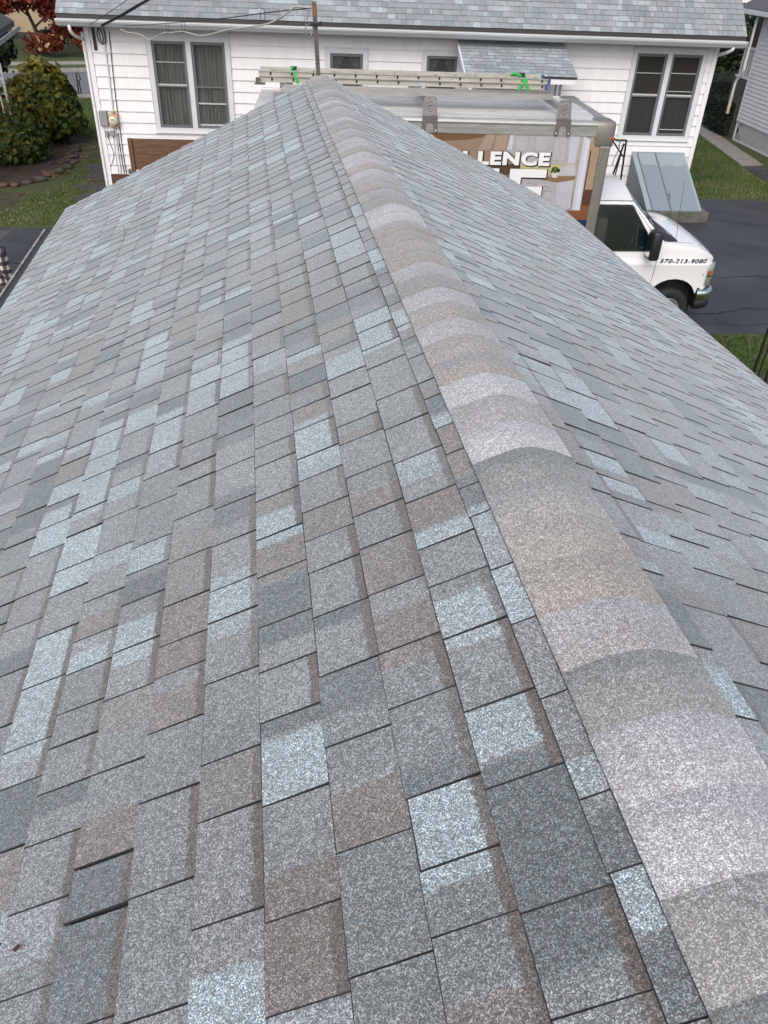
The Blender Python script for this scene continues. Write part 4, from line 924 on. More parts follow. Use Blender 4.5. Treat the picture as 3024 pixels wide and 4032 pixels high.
fpoly([(4.005, 2.08), (4.118, 2.085), (4.118, 1.631), (3.2, 1.63), (3.3, 1.72), (3.723, 1.764), (3.985, 1.768)], (0.17, 0.07, 0.035), 4, 'wood_floor')
fpoly([(4.005, 2.08), (4.118, 2.085), (4.118, 1.85), (4.0, 1.85)], (0.085, 0.035, 0.022), 5, 'wood_floor_dark')
fpoly([(BX0, 1.629), (4.118, 1.629), (4.118, 1.50), (BX0, 1.50)], (0.012, 0.022, 0.085), 5, 'navy')
rp_ = random.Random(5)
for k in range(26):
    a = rp_.uniform(0, 6.28); r = rp_.uniform(0, 1)**0.5; cx, cz = 3.49+0.075*r*math.cos(a), 2.352+0.035*r*math.sin(a); s = rp_.uniform(.012, .022)
    fpoly([(cx+s*math.cos(t), cz+s*math.sin(t)) for t in (0, 1.2, 2.5, 3.8, 5)], ((0.018, 0.045, 0.014), (0.03, 0.07, 0.02))[k % 2], 5+(k % 3)*0.2, 'plant%d' % (k % 2))
fpoly([(3.44, 2.315), (3.56, 2.315), (3.535, 2.245), (3.47, 2.245)], (0.50, 0.47, 0.42), 4.5, 'plant_pot')
film.build('picture_print', fm, box)
# lettering on the side
def lettering(body, x0, x1, z0, z1):
    letters('lettering_shadow', body, x0+0.007, x1+0.02, z0-0.018, z1+0.004, TN-0.0022, M_LETBLK, box, offset=0.075, spacing=1.12, ext=0.0005)
    letters('lettering', body, x0, x1, z0, z1, TN-0.0035, M_LETTER, box, offset=0.05, spacing=1.12, ext=0.0005)
lettering('LENCE', 2.296, 3.391, 2.408, 2.600); lettering('EXCEL', 1.10, 2.245, 2.405, 2.597)
def block_letter(pts):
    cx = sum(p[0] for p in pts)/len(pts); cz = sum(p[1] for p in pts)/len(pts)
    mb = MB(); n = len(pts); out = []
    for i in range(n):     # outline grown outwards by 14 mm
        p0, p1, p2 = Vector(pts[i-1]), Vector(pts[i]), Vector(pts[(i+1) % n]); d1, d2 = (p1-p0).normalized(), (p2-p1).normalized()
        n1, n2 = Vector((d1.y, -d1.x)), Vector((d2.y, -d2.x)); m_ = (n1+n2); m_ = m_/max(0.3, m_.dot(n1)) if m_.length > 1e-4 else n1
        out.append(p1-m_*0.012*ORI)
    mb.poly([(p[0]+0.006, TN-0.0014, p[1]-0.008) for p in out], (0, -1, 0), 0.0006); mb.build('lettering_shadow', M_LETBLK, box)
    mb = MB().poly([(p[0], TN-0.0030, p[1]) for p in pts], (0, -1, 0), 0.0008); mb.build('lettering', M_LETTER, box)
ORI = 1
block_letter([(2.805, 2.362), (3.37, 2.362), (3.37, 2.242), (2.985, 2.242), (2.985, 2.115), (3.33, 2.115), (3.33, 1.985), (2.985, 1.985), (2.985, 1.86), (3.38, 1.86), (3.38, 1.735), (2.805, 1.735)])
block_letter([(2.00, 2.362), (2.14, 2.362), (2.32, 2.10), (2.50, 2.362), (2.64, 2.362), (2.64, 1.735), (2.48, 1.735), (2.48, 2.10), (2.36, 1.92), (2.28, 1.92), (2.16, 2.10), (2.16, 1.735), (2.00, 1.735)])
# rails, roof, corner castings
def _rail(mb):
    prof = [(TN+0.02, 2.90), (TN-0.012, 2.905), (TN-0.012, 2.96), (TN-0.02, 2.985), (TN-0.012, 3.015), (TN+0.01, 3.035), (TN+0.05, 3.035), (TN+0.06, 3.0)]
    n = len(prof)
    for mir in (0, 1):
        f = (lambda y: y) if not mir else (lambda y: TN+TF-y)
        vs = [(BX0, f(p[0]), p[1]) for p in prof]+[(4.03, f(p[0]), p[1]) for p in prof]
        mb.add(vs, [(k, k+1, n+k+1, n+k) for k in range(n-1)]+[list(range(n))])
part('top_rail', M_ALU, truck, _rail)
part('rub_strip', M_ALU, truck, lambda mb: (mb.box(BX0, 4.03, TN-0.0075, TN+0.003, 2.832, 2.925), mb.box(BX0, 4.03, TF, TF+0.006, 2.832, 2.925)))
def _roof(mb):
    nx, ny = 28, 8; vs = []
    for i in range(nx+1):
        for j in range(ny+1):
            x = BX0+0.0+(4.10-BX0)*i/nx; y = TN+0.045+(TF-TN-0.09)*j/ny
            vs.append((x, y, 3.022+0.018*math.sin(math.pi*j/ny)+0.004*math.sin(i*2.2)*math.sin(math.pi*j/ny)))
    mb.add(vs, [(i*(ny+1)+j, (i+1)*(ny+1)+j, (i+1)*(ny+1)+j+1, i*(ny+1)+j+1) for i in range(nx) for j in range(ny)], 0, True)
part('roof_sheet', M_BOXROOF, truck, _roof)
rv = MB()
for k in range(42):
    x = -0.9+k*0.1185; rv.lathe([(0.0, -0.0055), (0.006, -0.004), (0.0075, 0.0)], (x, TN-0.0075, 2.846), 'y', 6)
for k in range(11):
    x = -0.8+k*0.47; rv.lathe([(0.0, -0.0055), (0.006, -0.004), (0.0075, 0.0)], (x, TN-0.0075, 2.905), 'y', 6)
for x in (2.70, 3.16, 3.66):
    for k in range(9): rv.lathe([(0.0, -0.004), (0.005, -0.003), (0.0065, 0.0)], (x+0.005*math.sin(k), TN-0.0005, 2.78-k*0.125), 'y', 6)
for k in range(17): rv.lathe([(0.0, -0.0055), (0.006, -0.004), (0.0075, 0.0)], (4.145, TN-0.010, 2.60-k*0.095), 'y', 6)
rv = rv.build('rivets', M_ALU, truck)
for y0, y1 in ((TN-0.012, TN+0.34), (TF-0.34, TF+0.012)):
    sgn = 1 if y0 < 13 else -1
    c = MB().cbox(3.985, 4.325, y0, y1, 2.66, 3.045, 0.065).build('corner_cap', M_OLIVE, truck)
    if sgn > 0:
        MB().cbox(4.02, 4.11, TN-0.0135, TN+0.05, 2.79, 2.88, 0.012).build('cap_flange', M_OLIVE, c)
        MB().cbox(4.255, 4.335, TN-0.016, TN+0.10, 2.785, 2.825, 0.012).build('marker_lamp', M_AMBER, c)
    part('corner_post', M_OLIVE, truck, lambda mb: mb.cbox(4.118, 4.29, y0+0.002*sgn, y1-0.10 if sgn > 0 else y1-0.002, BZ0, 2.71, 0.03))
part('front_wall', M_ALU, truck, lambda mb: (mb.box(4.16, 4.275, TN+0.2, TF-0.2, BZ0, 2.95), mb.cbox(4.05, 4.30, TN+0.3, TF-0.3, 2.86, 3.04, 0.06)))
part('chassis', M_BLACK, truck, lambda mb: (mb.box(-0.8, 6.2, 13.1, 13.22, 0.35, 0.52), mb.box(-0.8, 6.2, 13.9, 14.02, 0.35, 0.52), mb.box(-0.95, 4.2, TN+0.1, TF-0.1, 0.86, 0.95)))

# cab: lofted from cross sections
CY, CN = 13.55, 12.52                      # centre line, near side
WCX, WCZ, WR = 5.86, 0.10, 0.37
def arch(x):
    d = abs(x-WCX)
    return max(0.40, 0.33+math.sqrt(max(0, 0.41**2-d*d))*0.80) if d < 0.41 else (0.40 if x < WCX else 0.46)
def ztop_side(x):                          # top of the side panel: roof gutter, then A pillar, then hood edge
    if x < 4.90: return 1.865
    if x < 5.56: return 1.865+(1.235-1.865)*(x-4.90)/0.66
    t = (x-5.56)/(6.47-5.56); return 1.235-0.10*t-0.13*max(0, t-0.6)**1.5*4
def half(x, z):
    w = 1.03-max(0, z-1.1)*0.175-max(0, 0.9-z)*0.03
    if x > 6.05: w -= 0.055*((x-6.05)/0.42)**2
    if x > 6.40: w -= 0.25*((x-6.40)/0.16)**2
    return w
XS = [4.28, 4.45, 4.70, 4.90, 5.05, 5.20, 5.35, 5.44, 5.47, 5.51, 5.56, 5.64, 5.74, 5.87, 6.0, 6.10, 6.18, 6.23, 6.27, 6.29, 6.34, 6.40, 6.45, 6.49, 6.525, 6.545]
def section(x):
    zt = ztop_side(x)
    if x > 6.40: zt -= 0.9*(x-6.40)**1.35
    zb = arch(x)
    zs = [zb, max(zb+0.03, 0.60+max(0, zb-0.57)*0.5), 0.80, 0.885, 0.91, 0.94]
    zs = [max(z, zb+0.02*i) for i, z in enumerate(zs)]
    b = min(1.11, zt-0.06); zs += [b]
    P = [(half(x, z)+(0.012 if i in (3, 4) else 0)-(0.006 if i == 5 else 0), z) for i, z in enumerate(zs)]
    P.append((half(x, (b+zt)/2), (b+zt)/2)); P.append((half(x, zt), zt))
    # roof / glass / hood across
    if x < 4.90: cr = [(0.80, 0.045), (0.52, 0.12), (0.26, 0.15), (0, 0.158)]; k = 1.0
    elif x < 5.56:
        t = (x-4.90)/0.66; cr = [(0.88, 0.02), (0.6, 0.10-0.02*t), (0.3, 0.135-0.02*t), (0, 0.145-0.02*t)]; k = 1.0
        if t == 0: cr = [(0.82, 0.04), (0.55, 0.11), (0.27, 0.14), (0, 0.148)]
    else:
        t = (x-5.56)/0.99; cr = [(0.88, 0.035), (0.6, 0.07), (0.3, 0.095), (0, 0.10)]; k = 1-0.5*t*t
    w = half(x, zt)
    P += [(w*a, zt+dz*k) for a, dz in cr]
    return P
SEC = [section(x) for x in XS]; NP = len(SEC[0])
cabv = []
for x, S in zip(XS, SEC):
    for (w, z) in S: cabv.append((x, CY-w, z))
    for (w, z) in S[-2::-1]: cabv.append((x, CY+w, z))
NS = 2*NP-1
def face_kind(i, k):
    kk = k if k < NP-1 else NS-2-k
    xm = (XS[i]+XS[i+1])/2
    if kk >= 8 and 4.95 < xm < 5.56: return 'g'
    if kk in (6, 7) and k < NP-1 and 4.28 < xm < 5.35: return 'open'
    return 'b'
bf, gf = [], []
for i in range(len(XS)-1):
    for k in range(NS-1):
        q = (i*NS+k, i*NS+k+1, (i+1)*NS+k+1, (i+1)*NS+k)
        fk = face_kind(i, k)
        if fk != 'open': (gf if fk == 'g' else bf).append(q)
nl = len(XS)-1
bf.append([nl*NS+k for k in range(NS)])
cab = MB().add(cabv, bf, 0, True).build('cab', M_PAINT, truck)
MB().add(cabv, gf, 0, True).build('windshield', mk('windshield_glass', (0.010, 0.016, 0.017), 0.05, spec=0.7), cab)
part('cab_back', M_PAINT, truck, lambda mb: mb.add([v for v in cabv[:NS]], [list(range(NS))]))
for o in (cab,):
    for p in o.data.polygons: p.use_smooth = True
    es = o.modifiers.new('edge', 'EDGE_SPLIT'); es.split_angle = math.radians(38)
def side_pt(x, z, off): return (x, CY-half(x, z)-off, z)
def sideband(name, pts, off, mat, parent):
    mb = MB(); k = len(pts); a = [side_pt(p[0], p[1], off) for p in pts]; b = [side_pt(p[0], p[1], off-0.012) for p in pts]
    mb.add(a+b, [list(range(k))]+[(i, (i+1) % k, k+(i+1) % k, k+i) for i in range(k)]); return mb.build(name, mat, parent)
WO = [(4.345, 1.16), (4.345, 1.74), (4.36, 1.775), (4.39, 1.792), (4.86, 1.795), (4.905, 1.785), (4.935, 1.755), (5.21, 1.40), (5.25, 1.33), (5.262, 1.25), (5.262, 1.125), (4.38, 1.118)]
wcx, wcz = 4.80, 1.44
door = MB()
# door: a thin panel proud of the body, with its shut lines
DP = [(4.33, 0.42), (4.31, 1.0), (4.31, 1.845), (4.875, 1.848), (5.40, 1.315), (5.435, 1.25), (5.455, 1.0), (5.45, 0.62), (5.40, 0.50), (5.36, 0.42)]
def shut(mb):
    L = [side_pt(p[0], p[1], 0.001) for p in DP[3:]]; mb.tube(smooth_path([side_pt(4.875, 1.848, .001), side_pt(5.15, 1.57, .001), side_pt(5.40, 1.30, .001), side_pt(5.443, 1.18, 0.001), side_pt(5.455, 1.0, .002), side_pt(5.455, .91, .013), side_pt(5.45, .62, .001), side_pt(5.40, .50, .001)], 4), 0.004, 4)
    mb.tube([side_pt(4.315, 1.845, .001), side_pt(4.315, 1.0, .001), side_pt(4.32, 0.42, .001)], 0.004, 4)
    mb.tube([side_pt(4.29, 1.862, .004), side_pt(4.60, 1.866, .004), side_pt(4.90, 1.866, .004)], 0.006, 4)
sm = MB(); shut(sm); sm.build('door_seam', mk('shut_line', (0.05, 0.05, 0.055), 0.6), cab)
doorp = sideband('door', [(4.33, 0.46), (4.33, 0.86), (5.43, 0.86), (5.43, 0.64), (5.37, 0.46)], 0.0065, M_PAINT, truck)
def ring_panel(name, outer, inner, mat, parent):
    bm = bmesh.new(); es = []
    for loop in (outer, inner):
        vs_ = [bm.verts.new(side_pt(p[0], p[1], 0.0)) for p in loop]
        es += [bm.edges.new((vs_[i], vs_[(i+1) % len(vs_)])) for i in range(len(vs_))]
    bmesh.ops.triangle_fill(bm, use_beauty=True, use_dissolve=False, edges=es)
    bm.verts.index_update(); mb = MB().add([v.co.copy() for v in bm.verts], [[v.index for v in f.verts] for f in bm.faces]); bm.free()
    return mb.build(name, mat, parent)
def b_top(x): return min(1.11, ztop_side(x)-0.06)
ring_panel('door_frame', [(4.28, 1.11), (4.45, 1.11), (4.9, 1.11), (5.35, 1.11), (5.35, ztop_side(5.35)), (5.20, ztop_side(5.20)), (5.05, ztop_side(5.05)), (4.90, 1.865), (4.45, 1.865), (4.28, 1.865)], WO, M_PAINT, doorp)
M_SEAT = mk('grey_seat_cloth', (0.11, 0.115, 0.115), 0.85, var=0.15, vscale=8)
for y in (CN+0.25, CY+0.25):
    st_ = part('seat', M_SEAT, truck, lambda mb: (mb.cbox(4.42, 4.62, y, y+0.5, 0.85, 1.55, 0.05), mb.cbox(4.5, 5.0, y, y+0.5, 0.75, 0.92, 0.05)))
    MB().cbox(4.44, 4.55, y+0.12, y+0.38, 1.56, 1.74, 0.04).build('headrest', M_SEAT, st_)
part('dashboard', M_PLASTIC, truck, lambda mb: mb.cbox(5.15, 5.5, CN+0.10, 2*CY-CN-0.10, 0.85, 1.17, 0.05))
part('steering_wheel', M_PLASTIC, truck, lambda mb: mb.tube([(5.08+0.07*math.sin(a), CN+0.5+0.19*math.cos(a), 1.14+0.17*math.sin(a)) for a in [i*math.pi/10 for i in range(21)]], 0.014, 6))
part('cab_floor', M_BLACK, truck, lambda mb: mb.box(4.3, 5.45, CN+0.06, 2*CY-CN-0.06, 0.60, 0.66))
ring_panel('window_seal', [(wcx+(p[0]-wcx)*1.035, wcz+(p[1]-wcz)*1.05) for p in WO], [(wcx+(p[0]-wcx)*0.97, wcz+(p[1]-wcz)*0.96) for p in WO], M_PLASTIC, doorp).location.y -= 0.003
sideband('side_window', [(wcx+(p[0]-wcx)*0.985, wcz+(p[1]-wcz)*0.98) for p in WO], 0.006, M_CARGLASS, doorp)
MB().add([side_pt(5.06, 1.13, .0075), side_pt(5.075, 1.13, .0075), side_pt(5.04, 1.60, .0075), side_pt(5.03, 1.60, .0075)], [(0, 1, 2, 3)]).build('quarter_divider', M_PLASTIC, doorp)
MB().cbox(4.40, 4.55, CN-0.02, CN+0.01, 1.02, 1.06, 0.008).build('door_handle', M_PLASTIC, doorp)
mir = part('mirror', M_PLASTIC, truck, lambda mb: mb.cbox(5.20, 5.37, CN-0.30, CN-0.05, 1.04, 1.50, 0.045))
MB().box(5.25, 5.31, CN-0.06, CN+0.05, 1.10, 1.22).build('mirror_arm', M_PLASTIC, mir)
MB().box(5.193, 5.199, CN-0.27, CN-0.08, 1.10, 1.44).build('mirror_glass', M_CHROME, mir)
# cowl, wipers, antenna
def hoodz(x, y):
    S = section(x); w = abs(y-CY)
    pts = [p for p in S[8:]]
    for (w0, z0), (w1, z1) in zip(pts, pts[1:]):
        if w1 <= w <= w0: return z0+(z1-z0)*((w0-w)/(w0-w1))
    return pts[0][1]
cw = MB()
ring = []
for (x, y) in ((5.50, CN+0.09), (5.60, CN+0.075), (5.70, CN+0.09), (5.765, CN+0.14), (5.785, CN+0.22), (5.75, CN+0.45), (5.70, CN+0.8), (5.68, CY), (5.545, CY), (5.54, CN+0.5), (5.51, CN+0.2)):
    ring.append((x, y, hoodz(x, y)+0.006))
cw.add(ring, [list(range(len(ring)))]); cw.add([(p[0], 2*CY-p[1], p[2]) for p in ring], [list(range(len(ring)))])
cw.build('cowl', M_PLASTIC, cab)
for (a, b) in (((5.60, CN+0.35), (5.25, CN+0.95)), ((5.58, CY+0.15), (5.28, CY+0.75))):
    pa = Vector((a[0], a[1], hoodz(a[0], a[1])+0.02)); pb_ = Vector((b[0], b[1], hoodz(b[0], b[1])+0.02))
    MB().tube([pa, (pa+pb_)/2+Vector((0, 0, .012)), pb_], 0.008, 5).build('wiper', M_PLASTIC, cab)
ant = MB(); az = hoodz(5.755, CN+0.12); ant.lathe([(0.024, 0), (0.02, 0.02), (0.006, 0.035), (0.0, 0.035)], (5.755, CN+0.12, az), 'z', 10); ant.tube([(5.755, CN+0.12, az), (5.70, CN+0.12, az+0.45), (5.655, CN+0.12, az+0.95)], [0.004, 0.003, 0.002], 5)
ant.build('antenna', M_BLACK, truck)
# hood shut line and fender crease
MB().tube([(x, CN+0.10+0.02*i, hoodz(x, CN+0.10+0.02*i)+0.0015) for i, x in enumerate((5.74, 5.9, 6.05, 6.2, 6.35, 6.44))], 0.003, 4).build('hood_seam', mk('shut_line', (0.05, 0.05, 0.055), 0.6), cab)
# phone number
def hlin(x, z):
    for xa, xb in zip(XS, XS[1:]):
        if xa <= x <= xb: t_ = (x-xa)/(xb-xa); return half(xa, z)*(1-t_)+half(xb, z)*t_
    return half(x, z)
V, F = text_geo('570-213-9080', 5.515, 6.325, 0.925, 1.0, shear=0.2, offset=0.022, ext=0.0004, spacing=1.12)
MB().add([(v[0], CY-hlin(v[0], v[2])-0.0080+v[1], v[2]) for v in V], F).build('phone_number', M_NAVY, cab, fixn=False)
# wheel well, wheels
part('wheel_well', M_BLACK, truck, lambda mb: (mb.box(5.40, 6.34, CN+0.26, CN+0.40, 0.0, 0.86), mb.box(5.40, 6.34, CN+0.03, CN+0.40, 0.70, 0.86), mb.box(5.38, 5.43, CN+0.03, CN+0.4, 0.1, 0.86), mb.box(6.29, 6.34, CN+0.03, CN+0.4, 0.15, 0.5), mb.box(5.40, 6.34, 2*CY-CN-0.40, 2*CY-CN-0.12, 0.30, 0.86), mb.box(4.4, 6.3, CN+0.25, 2*CY-CN-0.25, 0.42, 0.60)))
def wheel(x, y, sgn):
    w = MB().lathe([(0.205, 0.03), (0.225, 0.0), (0.30, -0.012), (0.345, 0.0), (0.368, 0.03), (0.37, 0.06), (0.37, 0.18), (0.365, 0.205), (0.34, 0.23), (0.21, 0.22)], (x, y, WCZ), 'y', 36) if sgn > 0 else MB().lathe([(0.205, -0.03), (0.225, 0.0), (0.30, 0.012), (0.345, 0.0), (0.37, -0.03), (0.37, -0.2), (0.34, -0.23), (0.21, -0.22)], (x, y, WCZ), 'y', 36)
    wo = w.build('wheel', M_RUBBER, truck)
    MB().lathe([(0.0, 0.05*sgn), (0.06, 0.03*sgn), (0.075, 0.075*sgn), (0.15, 0.06*sgn), (0.185, 0.02*sgn), (0.20, 0.004*sgn), (0.21, 0.01*sgn), (0.205, 0.03*sgn)], (x, y, WCZ), 'y', 28).build('rim', mk('steel_rim', (0.42, 0.42, 0.41), 0.3, metal=0.7, var=0.15, vscale=20), wo)
    hb = MB()
    for k in range(8):
        a = k*math.pi/4; hb.cyl((x+0.115*math.cos(a), y+0.062*sgn, WCZ+0.115*math.sin(a)), (x+0.115*math.cos(a), y+0.045*sgn, WCZ+0.115*math.sin(a)), 0.012, 6)
    hb.build('wheel_nuts', M_STEEL, wo)
wheel(WCX, CN+0.035, 1); wheel(WCX, 2*CY-CN-0.035, -1); wheel(1.0, TN+0.12, 1); wheel(1.0, TF-0.12, -1)
# bumper, lamps, grille
def bumper_path():
    P = [(6.29, CN-0.01), (6.42, CN-0.012), (6.52, CN+0.02), (6.60, CN+0.11), (6.645, CN+0.25), (6.66, CN+0.6), (6.665, CY)]
    return P+[(x, 2*CY-y) for x, y in P[-2::-1]]
def sweep_v(mb, prof):
    P = bumper_path(); n = len(prof); vs = []
    for i, (x, y) in enumerate(P):
        a = Vector(P[max(i-1, 0)]); b = Vector(P[min(i+1, len(P)-1)]); d = (b-a).normalized(); nx, ny = d.y, -d.x
        for (o, z) in prof: vs.append((x+nx*o*1.0, y+ny*o, z))
    mb.add(vs, [(i*n+k, i*n+k+1, (i+1)*n+k+1, (i+1)*n+k) for i in range(len(P)-1) for k in range(n-1)], 0, True)
bump = part('bumper', M_CHROME, truck, lambda mb: sweep_v(mb, [(-0.05, 0.475), (0.0, 0.465), (0.012, 0.45), (0.014, 0.36), (0.004, 0.262), (-0.02, 0.255)]))
MBb = MB(); sweep_v(MBb, [(-0.005, 0.262), (0.0, 0.255), (-0.005, 0.17), (-0.05, 0.13), (-0.12, 0.125)]); MBb.build('air_dam', M_PLASTIC, bump)
MBb = MB(); sweep_v(MBb, [(-0.25, 0.478), (-0.045, 0.472)]); MBb.build('bumper_top', M_PLASTIC, bump)
for s in (1, -1):
    f = (lambda y: y) if s > 0 else (lambda y: 2*CY-y)
    lm = MB()
    ring = [(6.385, 0), (6.44, 0.012), (6.50, 0.05), (6.545, 0.12), (6.56, 0.24)]
    n = len(ring); vs = []
    for (x, dy) in ring:
        for (z, o) in ((0.535, -0.012), (0.56, 0.002), (0.74, 0.004), (0.895, 0.0), (0.915, -0.02)): vs.append((x+0.010+o, f(CY-half(6.385, 0.8)+dy-0.008-o), z))
    lm.add(vs, [(i*5+k, i*5+k+1, (i+1)*5+k+1, (i+1)*5+k) for i in range(n-1) for k in range(4)], 0, True)
    hl = lm.build('headlight', M_LENS, truck)
    am = MB(); vs = []
    for (x, dy) in ((6.392, 0.001), (6.435, 0.011), (6.47, 0.03)):
        for z in (0.72, 0.785): vs.append((x+0.0135, f(CY-half(6.385, 0.8)+dy-0.0135), z))
    am.add(vs, [(0, 2, 3, 1), (2, 4, 5, 3)]); am.build('turn_signal', M_AMBER, hl)
    am = MB(); vs = []
    for (x, dy) in ((6.392, 0.001), (6.435, 0.011), (6.48, 0.035)):
        for z in (0.685, 0.718): vs.append((x+0.0135, f(CY-half(6.385, 0.8)+dy-0.0135), z))
    am.add(vs, [(0, 2, 3, 1), (2, 4, 5, 3)]); am.build('chrome_bar', M_CHROME, hl)
gr = part('grille', M_CHROME, truck, lambda mb: mb.cbox(6.535, 6.575, CY-0.62, CY+0.62, 0.55, 0.90, 0.02))
for k in range(4): MB().box(6.572, 6.58, CY-0.57, CY+0.57, 0.585+k*0.075, 0.635+k*0.075).build('slot', M_BLACK, gr)
# ladder rack: side brackets, crossbars, serrated walkway
def bracket(x0, x1):
    cx = (x0+x1)/2; w = (x1-x0)/2
    b = MB()
    y = TN-0.024
    b.poly([(cx-w, y, 2.855), (cx-w+0.012, y, 2.832), (cx-w+0.045, y, 2.832), (cx-w+0.058, y, 2.855), (cx-w+0.07, y, 2.945), (cx-w+0.09, y, 2.965), (cx+w-0.09, y, 2.965), (cx+w-0.07, y, 2.945), (cx+w-0.058, y, 2.855), (cx+w-0.045, y, 2.832), (cx+w-0.012, y, 2.832), (cx+w, y, 2.855), (cx+w-0.01, y, 3.03), (cx-w+0.01, y, 3.03)], (0, 1, 0), 0.006)
    b.poly([(cx-w+0.01, y, 3.03), (cx+w-0.01, y, 3.03), (cx+w-0.01, y+0.05, 3.045), (cx-w+0.01, y+0.05, 3.045)], (0, 0, 1), 0.006)
    y2 = y+0.05
    b.poly([(cx-w+0.012, y2, 3.052), (cx+w-0.012, y2, 3.052), (cx+w-0.025, y2+0.03, 3.27), (cx+w-0.05, y2+0.033, 3.295), (cx-w+0.05, y2+0.033, 3.295), (cx-w+0.025, y2+0.03, 3.27)], (0, 1, 0), 0.006)
    o = b.build('rack_bracket', M_STEEL, truck)
    h = MB()
    for dx in (-w+0.028, w-0.028): h.lathe([(0, -0.008), (0.013, -0.006), (0.013, 0)], (cx+dx, y, 2.862), 'y', 8)
    for dx, z in ((-0.055, 3.235), (-0.025, 3.245), (0.01, 3.25), (0.04, 3.245), (0.055, 3.22), (-0.055, 3.10), (0.05, 3.10), (-0.03, 3.085), (0.03, 3.085)): h.lathe([(0, -0.004), (0.006, -0.003), (0.007, 0)], (cx+dx, y2+0.005, z), 'y', 6)
    h.build('bolts', M_CHROME, o)
    c = MB(); z0, z1 = 3.115, 3.195; a0, a1 = cx-0.030, cx+0.030
    for (p, q, r, t) in ((a0, a0+0.006, z0, z1), (a1-0.006, a1, z0, z1), (a0+.006, a1-.006, z0, z0+0.006), (a0+.006, a1-.006, z1-0.006, z1)): c.box(p, q, y2-0.006, TF, r, t)
    c.build('crossbar', M_ALU, o)
    MB().box(a0+0.0065, a1-0.0065, y2+0.05, TF-0.05, z0+0.0065, z1-0.0065).build('crossbar_core', M_BLACK, o)
    b2 = MB().box(cx-w+0.01, cx+w-0.01, TF+0.015, TF+0.021, 2.85, 3.25).build('far_plate', M_STEEL, o)
for x0, x1 in ((-0.72, -0.48), (1.42, 1.66), (3.39, 3.63)): bracket(x0, x1)
wk = part('walkway', M_ALU, truck, lambda mb: (mb.box(-0.60, 3.46, 13.02, 13.30, 3.27, 3.278), mb.box(-0.60, 3.46, 13.012, 13.02, 3.215, 3.28), mb.box(-0.60, 3.46, 13.30, 13.308, 3.215, 3.28)))
tm = MB()
for k in range(150):
    for j in range(4):
        x = -0.58+k*0.0268+0.013*(j % 2); y = 13.04+j*0.066
        tm.add([(x, y, 3.278), (x+.02, y, 3.278), (x+.02, y+.03, 3.278), (x, y+.03, 3.278), (x+.01, y+.006, 3.298), (x+.01, y+.024, 3.298)], [(0, 1, 4), (1, 2, 5, 4), (2, 3, 5), (3, 0, 4, 5)])
tm = tm.build('walkway_teeth', M_STEEL, wk); tm['kind'] = 'stuff'

# ------------------------------------------------------------------ extension ladder lying on the rack
lad = thing('extension_ladder', 'aluminium extension ladder lying flat on the truck rack', 'ladder', (1.25, 13.55, 3.28))
def _lrail(mb, y, z0, z1, x0, x1):
    s = 1 if y < 13.5 else -1
    mb.box(x0, x1, y, y+0.004*s if s > 0 else y+0.0, z0, z1) if s > 0 else mb.box(x0, x1, y-0.004, y, z0, z1)
    for z in (z0, z1-0.008): mb.box(x0, x1, min(y, y-0.018*s), max(y, y-0.018*s), z, z+0.008)
LX0, LX1 = -0.95, 3.44
LZ = (3.300, 3.372, 3.376, 3.448)
for (y, dx) in ((13.36, 0), (13.80, 0.0)):
    o = part('base_rail', M_ALUW, lad, lambda mb: _lrail(mb, y, LZ[0], LZ[1], LX0-0.0, LX1-0.03))
for (y, dx) in ((13.345, 0), (13.785, 0)):
    o = part('fly_rail', M_ALUW, lad, lambda mb: _lrail(mb, y, LZ[2], LZ[3], LX0, LX1))
for k in range(14):
    x = LX0+0.17+k*0.317
    for dz, dx, yn, yf in ((3.336, 0.018, 13.36, 13.80), (3.412, 0.0, 13.345, 13.785)):
        part('rung', M_ALUW, lad, lambda mb: mb.tube([(x+dx, yn+0.003, dz), (x+dx, yf-0.003, dz)], 0.017, 10))
        # dark mouth of the hollow rung on the near rail, with its D-shaped flare
        D = [(x+dx+0.023*math.cos(a)*(1 if math.cos(a) > 0 else 0.35), yn-0.0015, dz+0.024*math.sin(a)) for a in [i*math.pi/6 for i in range(12)]]
        part('rung_mouth', M_BLACK, lad, lambda mb: mb.poly(D, (0, 1, 0), 0.001))
for y in (13.35, 13.79):
    part('end_cap', M_BLUECAP, lad, lambda mb: (mb.cbox(LX1-0.005, LX1+0.035, y-0.03, y+0.02, LZ[2]-0.004, LZ[3]+0.004, 0.004), mb.cbox(LX1-0.035, LX1+0.005, y-0.022, y+0.02, LZ[0], LZ[1], 0.004)))
part('shoe', mk('shoe_brown', (0.10, 0.085, 0.08), 0.6, metal=0.3, var=0.2), lad, lambda mb: (mb.cbox(-1.02, -0.86, 13.33, 13.42, 3.262, 3.282, 0.006), mb.poly([(-1.0, 13.35, 3.28), (-0.91, 13.35, 3.282), (-0.925, 13.35, 3.345), (-0.97, 13.35, 3.36), (-1.0, 13.35, 3.35)], (0, 1, 0), 0.008)))
ov = [(1.515+0.105*math.cos(a), 13.3592, 3.337+0.025*math.sin(a)) for a in [i*math.pi/12 for i in range(24)]]
lab = part('maker_label', M_BLUECAP, lad, lambda mb: mb.poly(ov, (0, -1, 0), 0.0006))
ov2 = [(1.515+0.096*math.cos(a), 13.3584, 3.337+0.019*math.sin(a)) for a in [i*math.pi/12 for i in range(24)]]
MB().poly(ov2, (0, -1, 0), 0.0006).build('label_field', M_LETTER, lab)
letters('label_text', 'WERNER', 1.44, 1.59, 3.327, 3.347, 13.3574, M_BLUECAP, lab, shear=0.2, offset=0.02, ext=0.0003)
